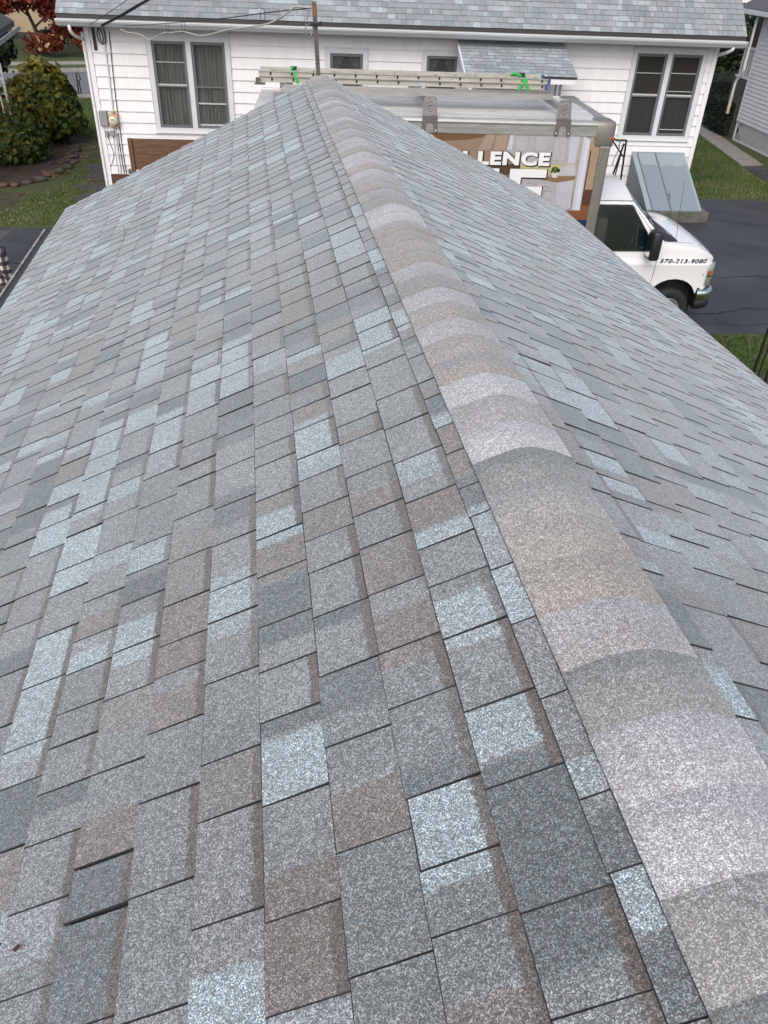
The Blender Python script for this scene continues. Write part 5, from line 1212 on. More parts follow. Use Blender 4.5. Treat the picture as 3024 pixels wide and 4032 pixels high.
# green tie-down straps
def strap(x, label, two):
    st = thing('tie_down_strap', label, 'strap', (x, 13.35, 3.28))
    w = 0.022
    def band(mb, dx, tilt):
        P = [(13.335, 3.285), (13.328, 3.38), (13.333, 3.452), (13.36, 3.458), (13.56, 3.456), (13.79, 3.458), (13.815, 3.44), (13.815, 3.29)]
        vs = []
        for i, (y, z) in enumerate(P):
            c = x+dx+tilt*(3.456-z); vs += [(c-w, y, z), (c+w, y, z)]
        mb.add(vs, [(2*i, 2*i+1, 2*i+3, 2*i+2) for i in range(len(P)-1)])
    part('webbing', M_GREENSTRAP, st, lambda mb: band(mb, 0.012, 0.35 if not two else -0.25))
    if two: part('webbing', M_GREENSTRAP, st, lambda mb: band(mb, 0.045, 0.35))
    part('tail', M_GREENSTRAP, st, lambda mb: mb.tube(smooth_path([(x-0.02, 13.36, 3.47), (x-0.10, 13.40, 3.50), (x-0.17, 13.42, 3.475), (x-0.06, 13.46, 3.48), (x, 13.47, 3.475)] if two else [(x-0.02, 13.36, 3.47), (x+0.0, 13.40, 3.50), (x+0.02, 13.45, 3.47)], 5), 0.016, 5))
    part('ratchet', M_PLASTIC, st, lambda mb: (mb.cbox(x-0.03, x+0.05, 13.42, 13.50, 3.462, 3.50, 0.008), mb.cyl((x-0.035, 13.45, 3.49), (x+0.055, 13.45, 3.49), 0.016, 8)))
strap(-0.44, 'green tie-down strap over the left end of the ladder', False)
strap(3.04, 'green tie-down strap with loose loop over the right ladder end', True)

# ------------------------------------------------------------------ vegetation
def leaf_material(name, stops, rough=0.55):
    m, nt, b = nodes_of(name); N, L = nt.nodes, nt.links
    at = N.new('ShaderNodeAttribute'); at.attribute_name = 'tint'
    rp = N.new('ShaderNodeValToRGB'); e = rp.color_ramp.elements
    e[0].position = stops[0][0]; e[0].color = (*stops[0][1], 1); e[1].position = stops[-1][0]; e[1].color = (*stops[-1][1], 1)
    for p, c in stops[1:-1]:
        x = e.new(p); x.color = (*c, 1)
    L.new(at.outputs['Fac'], rp.inputs[0]); L.new(rp.outputs[0], b.inputs['Base Color'])
    b.inputs['Roughness'].default_value = rough; b.inputs['Specular IOR Level'].default_value = 0.3
    tr = N.new('ShaderNodeBsdfTranslucent'); L.new(rp.outputs[0], tr.inputs[0])
    mx = N.new('ShaderNodeMixShader'); mx.inputs[0].default_value = 0.25
    out = N['Material Output']; L.new(b.outputs[0], mx.inputs[1]); L.new(tr.outputs[0], mx.inputs[2]); L.new(mx.outputs[0], out.inputs[0])
    return m
def leaf_mesh(name, leaves, mat, parent, kind=None):
    """leaves: (centre, size, normal-ish, tint); each a folded five-sided blade"""
    vs, fs, ts = [], [], []
    b = BASES[parent.name]
    for c, s, n, t in leaves:
        n = Vector(n).normalized(); a = n.orthogonal().normalized(); a.rotate(Matrix.Rotation(rr(0, 6.28), 3, n)); q = n.cross(a)
        o = len(vs); c = Vector(c)-Vector(b)
        pts = [c-a*s*0.42, c-a*s*0.28+q*s*0.36-n*s*0.10, c+a*s*0.12+q*s*0.40-n*s*0.12, c+a*s*0.55-n*s*0.10, c+a*s*0.12-q*s*0.40-n*s*0.12, c-a*s*0.28-q*s*0.36-n*s*0.10]
        vs += [tuple(p) for p in pts]; fs += [(o, o+1, o+2, o+3), (o, o+3, o+4, o+5)]; ts += [t]*6
    me = bpy.data.meshes.new(name); me.from_pydata(vs, [], fs); me.materials.append(mat)
    at = me.attributes.new('tint', 'FLOAT', 'POINT'); at.data.foreach_set('value', ts)
    me.update(); o = bpy.data.objects.new(name, me); COL.objects.link(o); o.parent = parent; BASES[o.name] = b
    if kind: o['kind'] = kind
    return o
def blob_leaves(rnd, blobs, n, size, tint, outward=0.7, shell=0.55, droop=0.0):
    """leaves spread in lumpy ellipsoids (centre, radii); denser towards the surface; tint(p, rnd)"""
    L = []
    tot = sum(r[0]*r[1]*r[2] for _, r in blobs)
    for c, r in blobs:
        k = int(n*(r[0]*r[1]*r[2])/tot)
        for _ in range(k):
            d = Vector((rnd.gauss(0, 1), rnd.gauss(0, 1), rnd.gauss(0, 1))).normalized()
            bump = 1+0.42*mnoise.noise(Vector((d.x*2.3+c[0], d.y*2.3+c[1], d.z*2.3)))+0.22*mnoise.noise(Vector((d.x*6+c[1], d.y*6, d.z*6+c[0])))
            rad = (shell+(1-shell)*rnd.random()**0.6)*bump
            p = Vector((c[0]+d.x*r[0]*rad, c[1]+d.y*r[1]*rad, c[2]+d.z*r[2]*rad))
            if p.z < 0.03: continue
            nn = d*outward+Vector((rnd.gauss(0, .45), rnd.gauss(0, .45), rnd.gauss(0, .45)-droop+0.25))
            L.append((p, size*rnd.choice((0.5, 0.7, 0.9, 1.0, 1.2, 1.5))*rnd.uniform(0.85, 1.15), nn, tint(p, rnd)))
    return L
rv_ = random.Random(31)
M_VINE = leaf_material('vine_leaf', [(0.0, (0.020, 0.040, 0.012)), (0.35, (0.048, 0.090, 0.022)), (0.58, (0.105, 0.125, 0.024)), (0.75, (0.19, 0.155, 0.026)), (0.88, (0.28, 0.25, 0.045)), (1.0, (0.15, 0.06, 0.02))])
def vine(name, label, blobs, n, size, warm, stems):
    base = (blobs[0][0][0], blobs[0][0][1], 0.0)
    t = thing(name, label, 'bush', base)
    zmax = max(c[2]+r[2] for c, r in blobs)
    def tint(p, rnd):
        q = 0.10+0.45*rnd.random()+warm*(p.z/zmax)*0.42+0.18*mnoise.noise(Vector((p.x*1.7, p.y*1.7, p.z*1.7)))
        if rnd.random() < 0.05: q = rnd.uniform(0.75, 1.0)
        return max(0, min(1, q))
    part('stem', M_BARK, t, lambda mb: [mb.tube(smooth_path(s, 4), [0.035-0.02*i/(4*(len(s)-1)) for i in range(4*(len(s)-1)+1)], 6) for s in stems])
    leaf_mesh('crown', blob_leaves(rv_, blobs, n, size, tint, 0.8, 0.6, 0.2), M_VINE, t)
    return t
vine('vine_arbor', 'tall rounded bush turning green to yellow beside the lawn', [((-7.95, 25.6, 1.05), (0.85, 0.85, 1.02)), ((-7.75, 25.2, 0.75), (0.9, 0.8, 0.75)), ((-8.45, 25.5, 0.75), (0.75, 0.8, 0.85)), ((-7.95, 25.6, 1.75), (0.42, 0.45, 0.42)), ((-7.3, 25.1, 0.9), (0.42, 0.5, 0.5)), ((-8.7, 25.3, 1.2), (0.35, 0.4, 0.4)), ((-7.55, 25.3, 1.5), (0.3, 0.35, 0.3))], 8500, 0.135, 1.0,
     [[(-8.0, 25.6, 0), (-8.05, 25.5, 0.9), (-7.9, 25.6, 1.9)], [(-7.6, 25.3, 0), (-7.5, 25.2, 0.8), (-7.3, 25.1, 1.2)], [(-8.3, 25.5, 0), (-8.45, 25.5, 1.0)]])
vine('vine_shrub', 'lower dark green bush in front of the tall yellowing bush', [((-8.35, 22.7, 0.42), (0.85, 0.75, 0.62)), ((-7.75, 22.9, 0.35), (0.5, 0.6, 0.5)), ((-9.1, 22.6, 0.5), (0.7, 0.7, 0.7)), ((-8.0, 22.5, 0.75), (0.35, 0.35, 0.3))], 6000, 0.12, 0.35,
     [[(-8.35, 22.7, 0), (-8.3, 22.7, 0.7)], [(-7.9, 22.9, 0), (-7.8, 22.9, 0.5)]])
M_MAPLE = leaf_material('red_maple_leaf', [(0.0, (0.045, 0.010, 0.010)), (0.45, (0.13, 0.020, 0.018)), (0.75, (0.22, 0.042, 0.022)), (0.92, (0.24, 0.11, 0.035)), (1.0, (0.40, 0.30, 0.17))])
def maple():
    t = thing('red_maple', 'small tree with dark red autumn leaves across the street', 'tree', (-13.4, 44.3, 0.1))
    trunk = [(-13.4, 44.3, 0.1), (-13.5, 44.2, 1.1), (-13.7, 44.0, 2.0), (-13.8, 43.8, 3.2)]
    part('trunk', M_BARK, t, lambda mb: mb.tube(smooth_path(trunk, 4), [0.11-0.06*i/12 for i in range(13)], 8))
    limbs = [[(-13.5, 44.2, 1.2), (-12.7, 43.8, 1.7), (-11.9, 43.4, 1.8), (-11.2, 43.2, 1.3)], [(-13.6, 44.1, 1.6), (-14.6, 43.9, 2.4), (-15.3, 43.7, 2.6)], [(-13.7, 44.0, 2.0), (-13.0, 43.0, 2.6), (-12.2, 42.6, 2.8)], [(-13.5, 44.2, 1.0), (-13.0, 43.5, 0.95), (-12.6, 43.0, 0.7)]]
    part('limb', M_BARK, t, lambda mb: [mb.tube(smooth_path(l, 4), [0.05-0.04*i/(4*(len(l)-1)) for i in range(4*(len(l)-1)+1)], 6) for l in limbs])
    blobs = [((-14.3, 43.8, 2.7), (1.2, 1.0, 0.75)), ((-12.8, 43.2, 2.75), (1.2, 1.0, 0.7)), ((-11.6, 43.0, 1.75), (0.9, 0.8, 0.65)), ((-11.1, 43.1, 0.95), (0.55, 0.6, 0.55)), ((-12.6, 42.9, 0.72), (0.75, 0.6, 0.42)), ((-13.4, 43.3, 0.62), (0.45, 0.5, 0.45)), ((-13.6, 43.6, 3.6), (1.9, 1.4, 0.9)), ((-11.9, 43.3, 1.2), (0.6, 0.6, 0.4)), ((-15.2, 43.8, 2.0), (0.8, 0.7, 0.5)), ((-12.4, 43.2, 2.1), (0.8, 0.7, 0.5)), ((-14.2, 43.2, 2.3), (0.9, 0.7, 0.45))]
    leaf_mesh('crown', blob_leaves(rv_, blobs, 19000, 0.15, lambda p, r: max(0, min(1, r.gauss(0.42, 0.22)+(0.25 if p.z < 1.2 else 0))), 0.25, 0.1, 0.5), M_MAPLE, t)
maple()
M_GREENLEAF = leaf_material('dark_green_leaf', [(0.0, (0.008, 0.018, 0.006)), (0.6, (0.022, 0.042, 0.012)), (1.0, (0.045, 0.065, 0.02))])
M_HEDGE = leaf_material('hedge_leaf', [(0.0, (0.008, 0.018, 0.008)), (0.6, (0.018, 0.036, 0.013)), (1.0, (0.045, 0.062, 0.02))])
def green_tree(name, label, base, blobs, n, size, mat=None, cat='tree'):
    t = thing(name, label, cat, base)
    c = blobs[0][0]
    part('trunk', M_BARK, t, lambda mb: mb.tube([base, ((base[0]+c[0])/2, (base[1]+c[1])/2, c[2]*0.6), c], [0.09, 0.06, 0.03], 7))
    leaf_mesh('crown', blob_leaves(rv_, blobs, n, size, lambda p, r: max(0, min(1, r.gauss(0.5, 0.25))), 0.4, 0.3, 0.2), mat or M_GREENLEAF, t)
green_tree('garden_tree', 'dark green tree at the left behind the neighbour eave', (-10.6, 28.6, 0), [((-10.2, 28.3, 2.3), (0.9, 0.9, 0.65)), ((-9.75, 28.1, 1.95), (0.5, 0.6, 0.35)), ((-10.4, 28.4, 1.7), (0.7, 0.7, 0.45))], 1700, 0.16)
green_tree('street_tree', 'dark green tree at the upper left beside the red tree', (-18.2, 46.5, 0.1), [((-17.4, 45.2, 3.0), (1.4, 1.2, 1.2)), ((-18.6, 45.6, 2.6), (1.3, 1.1, 1.3))], 1600, 0.26)
green_tree('far_shrub', 'rounded dark shrub left of the right neighbour downspout', (19.4, 42.0, 0), [((19.4, 42.0, 1.35), (1.35, 1.2, 1.35))], 2200, 0.17, M_HEDGE, 'shrub')
green_tree('far_shrub', 'tall dark shrub behind the right end of the house roof', (19.2, 46.0, 0), [((19.2, 46.0, 2.0), (1.1, 1.1, 2.0)), ((19.5, 46.2, 3.3), (0.75, 0.8, 1.3))], 2400, 0.18, M_HEDGE, 'shrub')
green_tree('far_shrub', 'pale-edged shrub above the right neighbour gutter', (23.0, 47.5, 0), [((23.0, 47.5, 1.7), (1.5, 1.3, 1.5)), ((21.6, 47.2, 1.2), (0.9, 0.9, 1.1))], 2000, 0.18, M_HEDGE, 'shrub')
def hedge(label, x0, x1, y0, y1, h, n):
    t = thing('hedge', label, 'hedge', ((x0+x1)/2, (y0+y1)/2, 0), 'clipped hedges beside the path')
    part('stem', M_BARK, t, lambda mb: [mb.tube([(x0+(x1-x0)*(i+.5)/5, (y0+y1)/2, 0), (x0+(x1-x0)*(i+.5)/5, (y0+y1)/2, h*0.7)], 0.02, 5) for i in range(5)])
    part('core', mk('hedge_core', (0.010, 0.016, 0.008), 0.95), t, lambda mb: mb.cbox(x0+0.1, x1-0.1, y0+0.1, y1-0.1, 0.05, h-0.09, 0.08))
    L = []
    for _ in range(n):
        f = rv_.random(); x, y, z = rv_.uniform(x0, x1), rv_.uniform(y0, y1), rv_.uniform(0.05, h)
        if f < 0.36: z = h+rv_.gauss(0, .02); nn = (0, 0, 1)
        elif f < 0.62: y = y0+rv_.gauss(0, .025); nn = (0, -1, .3)
        elif f < 0.84: x = x0+rv_.gauss(0, .025); nn = (-1, 0, .3)
        else: x = x1+rv_.gauss(0, .025); nn = (1, 0, .3)
        w = 0.06*mnoise.noise(Vector((x*2, y*2, z*2)))
        L.append((Vector((x+w, y+w, z+w)), rv_.uniform(.04, .075), (nn[0]+rv_.gauss(0, .5), nn[1]+rv_.gauss(0, .5), nn[2]+rv_.gauss(0, .5)), max(0, min(1, rv_.gauss(0.4, .2)+(0.25 if nn[2] == 1 else 0)))))
    leaf_mesh('crown', L, M_HEDGE, t)
hedge('clipped dark hedge nearest the white lattice, beside the concrete path', 13.72, 15.3, 28.6, 30.6, 1.02, 7000)
hedge('clipped dark hedge farther along the path, right of the house corner', 14.55, 18.6, 33.0, 35.4, 1.22, 9000)

# grass blades on the lawns in view
def blades():
    rg2 = random.Random(77); vs, fs, ts = [], [], []
    zones = [(-9.5, -5.2, 17.3, 33.0, 34000), (9.2, 13.0, 20.4, 30.0, 17000), (5.4, 9.4, 9.4, 12.35, 10000), (13.0, 18.0, 30.5, 38.0, 4000)]
    for x0, x1, y0, y1, n in zones:
        for _ in range(n):
            x, y = rg2.uniform(x0, x1), rg2.uniform(y0, y1)
            if x < -6.3 and 19.6 < y < 26: continue
            if x < -6.7 and 18.0 < y < 20 and rg2.random() < 0.85: continue
            if x < 0 and y > sy_near(x)-0.3: continue
            if x > 12.2 and y < 31 and 12.4+(y-24.2)*0.14 < x < 13.3+(y-24.2)*0.12: continue
            if -6.3 < x and y > 19 and x < 0 and x > -5.95+(y-19)*-0.12 and x < -5.2+(y-19)*-0.1 and rg2.random() < 0.75: continue
            h = rg2.uniform(.03, .075); a = rg2.uniform(0, 6.28); w = rg2.uniform(.008, .016); lx, ly = rg2.gauss(0, .025), rg2.gauss(0, .025)
            o = len(vs); g0 = gz(y); vs += [(x-w*math.cos(a), y-w*math.sin(a), g0), (x+w*math.cos(a), y+w*math.sin(a), g0), (x+lx, y+ly, g0+h)]
            fs.append((o, o+1, o+2))
            q = rg2.gauss(0.42, .16)+0.45*mnoise.noise(Vector((x*0.7, y*0.7, 1)))+(0.22 if (x > 9 and y < 22.2) or (x > 5 and y < 10.4) else 0)
            ts += [max(0, min(1, q))]*3
    me = bpy.data.meshes.new('grass'); me.from_pydata(vs, [], fs)
    me.materials.append(leaf_material('grass_blade', [(0.0, (0.040, 0.072, 0.018)), (0.45, (0.085, 0.150, 0.034)), (0.75, (0.14, 0.165, 0.05)), (1.0, (0.24, 0.19, 0.09))]))
    at = me.attributes.new('tint', 'FLOAT', 'POINT'); at.data.foreach_set('value', ts); me.update()
    o = bpy.data.objects.new('grass', me); COL.objects.link(o); o.location = hw((0, 0, 0)); o.rotation_euler = (0, 0, HY)
    tag(o, 'short green lawn grass around the houses', 'grass', kind='stuff')
blades()
# fallen leaves on the lawn and bed
def litter():
    rg2 = random.Random(8); vs, fs = [], []
    for k in range(420):
        q = rg2.random()
        if q < 0.55: x, y = rg2.uniform(-7.2, -5.3), rg2.uniform(17.4, 30)
        elif q < 0.85: x, y = rg2.uniform(-7.2, -6.4), rg2.uniform(21.0, 25.0)
        else: x, y = rg2.uniform(9.2, 13), rg2.uniform(19.5, 27)
        s = rg2.uniform(.02, .045); a = rg2.uniform(0, 6.28); z = gz(y)+rg2.uniform(.02, .06); o = len(vs)
        vs += [(x+s*math.cos(a+t)*(1 if i % 2 else 1.5), y+s*math.sin(a+t), z+rg2.uniform(-.012, .012)) for i, t in enumerate((0, 1.57, 3.14, 4.71))]; fs.append((o, o+1, o+2, o+3))
    o = MB().add(vs, fs).build('fallen_leaves', mk('fallen_leaf', (0.26, 0.19, 0.09), 0.8, col2=(0.11, 0.05, 0.03), vscale=3), None, (0, 0, 0), fixn=False); tag(o, 'small fallen leaves scattered over the lawn', 'leaves', kind='stuff')
litter()
# flat stepping stones along the left house wall
for k, (x, y, a, s) in enumerate(((-5.95, 23.6, .2, .35), (-5.85, 22.35, .1, .42), (-5.62, 21.2, .3, .40), (-5.55, 20.35, .0, .42), (-5.42, 19.3, .2, .36), (-5.75, 21.8, .5, .3), (-6.0, 24.7, .2, .3))):
    n = 7; rr_ = [s*rv_.uniform(.75, 1.1) for _ in range(n)]
    pts = [(x+rr_[i]*math.cos(a+i*6.283/n), y+rr_[i]*0.9*math.sin(a+i*6.283/n), 0.0) for i in range(n)]
    o = MB().poly(pts, (0, 0, 1), rv_.uniform(.03, .055)).build('stepping_stone', M_STONE, None, (x, y, 0))
    tag(o, ('dark flat stepping stone, third nearest beside the left house wall', 'dark flat stepping stone, mid row by the left house wall', 'broad dark stepping stone close to the left house corner', 'dark stepping stone just left of the house corner', 'dark stepping stone nearest the garage roof at the house corner', 'small dark stepping stone set aside in the lawn row', 'farthest small stepping stone along the left house wall')[k], 'stepping stone', 'stepping stones along the house')
# rough stones edging the planting bed
for k, (x, y) in enumerate(((-7.9, 20.2), (-7.6, 20.22), (-7.38, 20.26), (-7.17, 20.6), (-6.95, 20.85), (-6.88, 21.3), (-6.70, 21.7), (-6.62, 22.2), (-6.63, 22.8), (-6.75, 23.4), (-6.9, 24.1), (-7.0, 24.7))):
    bm = bmesh.new(); bmesh.ops.create_cube(bm, size=1); bmesh.ops.bevel(bm, geom=list(bm.edges), offset=0.14, segments=2, affect='EDGES')
    sx, sy, sz, a = rv_.uniform(.14, .34), rv_.uniform(.10, .2), rv_.uniform(.06, .13), rv_.uniform(0, 1.0)
    mb = MB(); vv = []
    for v in bm.verts:
        n_ = 1+0.18*mnoise.noise(Vector((v.co.x*2+k*7, v.co.y*2, v.co.z*2)))
        c = Vector((v.co.x*sx*n_, v.co.y*sy*n_, v.co.z*sz*n_)); c.rotate(Matrix.Rotation(a, 3, 'Z')); vv.append((x+c.x, y+c.y, sz*0.42+c.z))
    bm.verts.index_update(); mb.add(vv, [[q.index for q in f.verts] for f in bm.faces], 0, True); bm.free()
    o = mb.build('edging_stone', M_BRICKRED if k in (0, 1, 2, 5) else M_STONE, None, (x, y, 0))
    tag(o, ['leftmost reddish stone edging the planting bed', 'second reddish stone from the left edging the planting bed', 'third reddish stone from the left edging the planting bed', 'dark edging stone right of the three reddish stones', 'second dark edging stone right of the three reddish stones', 'lone reddish edging stone at the bend of the planting bed', 'dark edging stone just past the bend of the planting bed', 'second dark edging stone past the bend of the planting bed', 'third dark edging stone past the bend of the planting bed', 'third dark edging stone from the far end of the bed', 'second dark edging stone from the far end of the bed', 'farthest dark stone edging the planting bed'][k], 'stone', 'stones edging the planting bed')

# ------------------------------------------------------------------ neighbours
nb = thing('neighbour_house', 'white sided house with lattice skirting at the right edge', 'house', (16.5, 24.0, 0))
NX = 13.87; NY1 = 28.1; NY0 = 15.0
part('wall', M_WHITE, nb, lambda mb: mb.box(NX+0.02, NX+7, NY0, NY1-0.02, 0.60, 3.50))
part('foundation', M_CONCD, nb, lambda mb: mb.box(NX+0.12, NX+6.9, NY0, NY1-0.12, 0.0, 0.60))
for k in range(25):
    z0 = 0.60+k*0.116; z1 = min(z0+0.122, 3.5)
    MB().hexa([(NX-0.020, NY0, z0), (NX+0.019, NY0, z0), (NX+0.019, NY1-0.03, z0), (NX-0.020, NY1-0.03, z0), (NX-0.001, NY0, z1), (NX+0.019, NY0, z1), (NX+0.019, NY1-0.03, z1), (NX-0.001, NY1-0.03, z1)]).build('siding_board', M_WHITE, nb)
part('corner_board', M_TRIM2, nb, lambda mb: mb.box(NX-0.02, NX+0.07, NY1-0.03, NY1+0.03, 0.58, 3.50))
lt = MB()
for k in range(150):
    for s in (1, -1):
        y0 = 15.0+k*0.09; y1 = y0+0.58
        a, b = ((y0, 0.02), (y1, 0.58)) if s > 0 else ((y0, 0.58), (y1, 0.02))
        if y1 > NY1: continue
        x = NX+0.02+0.006*s; w = 0.016
        lt.hexa([(x-.003, a[0]-w, a[1]), (x+.003, a[0]-w, a[1]), (x+.003, a[0]+w, a[1]), (x-.003, a[0]+w, a[1]), (x-.003, b[0]-w, b[1]), (x+.003, b[0]-w, b[1]), (x+.003, b[0]+w, b[1]), (x-.003, b[0]+w, b[1])])
lo_ = lt.build('lattice', M_TRIM2, nb); lo_['kind'] = 'stuff'
part('lattice_frame', M_TRIM2, nb, lambda mb: (mb.box(NX+0.005, NX+0.035, NY0, NY1, 0.0, 0.05), mb.box(NX+0.005, NX+0.035, NY0, NY1-0.0, 0.55, 0.595), mb.box(NX+0.0, NX+0.04, NY1-0.05, NY1+0.01, 0.05, 0.55)))
def _nroof(mb):
    mb.hexa([(NX-0.35, NY0, 3.60), (NX-0.35, NY1+1.3, 3.60), (NX+3.6, NY1+1.3, 5.6), (NX+3.6, NY0, 5.6), (NX-0.35, NY0, 3.72), (NX-0.35, NY1+1.3, 3.72), (NX+3.6, NY1+1.3, 5.72), (NX+3.6, NY0, 5.72)])
part('roof', M_ROOFD2, nb, _nroof)
part('soffit', M_TRIM2, nb, lambda mb: mb.box(NX-0.32, NX+0.3, NY0, NY1+1.25, 3.555, 3.595))
part('gutter', M_TRIM2, nb, lambda mb: (mb.box(NX-0.47, NX-0.37, NY0, NY1+1.32, 3.58, 3.59), mb.box(NX-0.475, NX-0.465, NY0, NY1+1.32, 3.59, 3.70), mb.box(NX-0.37, NX-0.355, NY0, NY1+1.32, 3.58, 3.70), mb.box(NX-0.47, NX-0.36, NY1+1.31, NY1+1.32, 3.585, 3.69)))
part('downspout', M_TRIM2, nb, lambda mb: mb.tube(smooth_path([(13.62, 28.05, 3.57), (13.60, 28.06, 3.40), (13.60, 28.05, 2.2), (13.60, 28.06, 2.05), (13.60, 28.25, 1.85), (13.60, 28.38, 1.7), (13.60, 28.40, 1.5), (13.60, 28.40, 1.22)], 5), 0.042, 8))
part('drain_pipe', mk('cream_pipe', (0.52, 0.47, 0.36), 0.5), nb, lambda mb: mb.tube([(13.60, 28.40, 0.75), (13.60, 28.40, 1.30)], 0.055, 10))
part('porch_floor', M_CONCD, nb, lambda mb: mb.box(NX+0.05, NX+6, NY1+0.03, NY1+1.2, 0.0, 1.75))
part('porch_wall', M_REDPAINT, nb, lambda mb: mb.box(NX+0.28, NX+0.36, NY1+0.03, NY1+1.15, 1.75, 3.5))
for k in range(6): part('baluster', M_TRIM2, nb, lambda mb: mb.box(NX+0.06, NX+0.10, NY1+0.10+k*0.16, NY1+0.14+k*0.16, 1.83, 2.60))
for z0_, z1_ in ((2.60, 2.67), (1.77, 1.83)): part('porch_rail', M_TRIM2, nb, lambda mb: mb.box(NX+0.04, NX+0.13, NY1+0.04, NY1+1.1, z0_, z1_))

nl_ = thing('neighbour_house', 'dark roofed house corner with white gutter at the left edge', 'house', (-10.5, 20.0, 0))
def lnp(s, off, z):      # along its eave: from the far corner towards the camera
    return (-7.55+0.175*s+off, 23.5-s, z)
part('roof', M_ROOFD, nl_, lambda mb: mb.hexa([lnp(-0.02, -0.12, 3.02), lnp(5, -0.12, 3.02), lnp(5, -3.1, 4.65), lnp(-0.02, -3.1, 4.65), lnp(-0.02, -0.12, 3.14), lnp(5, -0.12, 3.14), lnp(5, -3.1, 4.77), lnp(-0.02, -3.1, 4.77)]))
part('gutter', M_TRIM2, nl_, lambda mb: (mb.hexa([lnp(-0.05, -0.11, 2.95), lnp(5, -0.11, 2.95), lnp(5, 0.0, 2.95), lnp(-0.05, 0.0, 2.95), lnp(-0.05, -0.11, 2.96), lnp(5, -0.11, 2.96), lnp(5, 0.0, 2.96), lnp(-0.05, 0.0, 2.96)]), mb.hexa([lnp(-0.05, 0.0, 2.95), lnp(5, 0.0, 2.95), lnp(5, 0.012, 2.95), lnp(-0.05, 0.012, 2.95), lnp(-0.05, 0.0, 3.05), lnp(5, 0.0, 3.05), lnp(5, 0.012, 3.05), lnp(-0.05, 0.012, 3.05)])))
part('wall', M_WHITE, nl_, lambda mb: mb.hexa([lnp(1.5, -2.4, 0), lnp(5, -2.4, 0), lnp(5, -5, 0), lnp(1.5, -5, 0), lnp(1.5, -2.4, 2.98), lnp(5, -2.4, 2.98), lnp(5, -5, 2.98), lnp(1.5, -5, 2.98)]))
tr_ = thing('white_trellis', 'white wooden trellis post at the left edge above the bush', 'trellis', (-8.85, 25.0, 0))
part('post', M_TRIM2, tr_, lambda mb: (mb.box(-8.80, -8.74, 24.98, 25.02, 0, 2.02), mb.box(-8.96, -8.92, 24.98, 25.02, 0, 2.02)))
for z in (1.25, 1.62, 1.98): part('slat', M_TRIM2, tr_, lambda mb: mb.box(-8.919, -8.801, 24.985, 25.015, z, z+0.04))
bh = thing('beige_house', 'beige stucco house across the street behind the red tree', 'house', (-15.5, 52.5, 0.1))
part('wall', M_BEIGE, bh, lambda mb: mb.box(-21.5, -14.3, 50.0, 57.0, 0.1, 4.5))
for x in (-18.9, -20.9):
    w_ = part('window', M_TRIM, bh, lambda mb: mb.box(x, x+1.1, 49.95, 49.99, 1.3, 2.6)); MB().box(x+0.08, x+1.02, 49.94, 49.949, 1.38, 2.52).build('pane', M_GLASS, w_)
part('roof', M_ROOFD, bh, lambda mb: mb.add([(-21.9, 49.6, 4.5), (-12.8, 49.6, 4.5), (-12.8, 57.4, 4.5), (-21.9, 57.4, 4.5), (-21.9, 53.5, 7), (-12.8, 53.5, 7)], [(0, 1, 5, 4), (2, 3, 4, 5), (0, 4, 3), (1, 2, 5), (0, 3, 2, 1)]))
part('base_trim', M_STONE, bh, lambda mb: mb.box(-21.52, -14.28, 49.96, 49.999, 0.1, 0.45))
wh = thing('white_garage', 'small white building in the far upper right corner', 'building', (33.0, 72.0, 0.1))
part('wall', M_WHITE, wh, lambda mb: mb.box(27.5, 40, 70, 77, 0.1, 4.2)); part('roof', M_ROOFD2, wh, lambda mb: mb.add([(27, 69.6, 4.2), (40.5, 69.6, 4.2), (40.5, 77.4, 4.2), (27, 77.4, 4.2), (27, 73.5, 6.2), (40.5, 73.5, 6.2)], [(0, 1, 5, 4), (2, 3, 4, 5), (0, 4, 3), (1, 2, 5), (0, 3, 2, 1)]))
part('door', M_BRICKRED, wh, lambda mb: mb.box(28.2, 29.2, 69.95, 69.99, 0.1, 2.2))
# low shrubs in front of the beige house
for k, (x, y) in enumerate(((-12.5, 48.6), (-11.2, 48.8), (-14.0, 48.4))):
    t = thing('low_shrub', ('low dark purple shrub behind the iron fence, right one', 'low dark shrub behind the iron fence next to the house corner', 'low dark purple shrub behind the iron fence, left one')[k], 'shrub', (x, y, 0.1), 'shrubs behind the iron fence')
    part('stem', M_BARK, t, lambda mb: mb.tube([(x, y, 0.1), (x, y, 0.5)], 0.04, 5))
    leaf_mesh('crown', blob_leaves(rv_, [((x, y, 0.45), (0.8, 0.6, 0.45))], 420, 0.16, lambda p, r: r.random(), 0.5, 0.4), leaf_material('purple_leaf', [(0.0, (0.018, 0.012, 0.016)), (1.0, (0.05, 0.035, 0.045))]), t)
# iron fence along the far sidewalk
fn = thing('iron_fence', 'thin dark iron picket fence across the street', 'fence', (-12.0, sy_far(-12)+4.2, 0.12))
xs = [-19+i*0.17 for i in range(82)]
def fy(x): return sy_far(x)+4.2
for i, x in enumerate(xs):
    MB().box(x-0.008, x+0.008, fy(x)-0.008, fy(x)+0.008, 0.12, 1.05 if i % 14 else 1.2).build('picket' if i % 14 else 'fence_post', M_BLACK, fn)
for z in (0.25, 0.95):
    part('rail', M_BLACK, fn, lambda mb: mb.tube([(xs[0], fy(xs[0]), z), (xs[-1], fy(xs[-1]), z)], 0.014, 4))
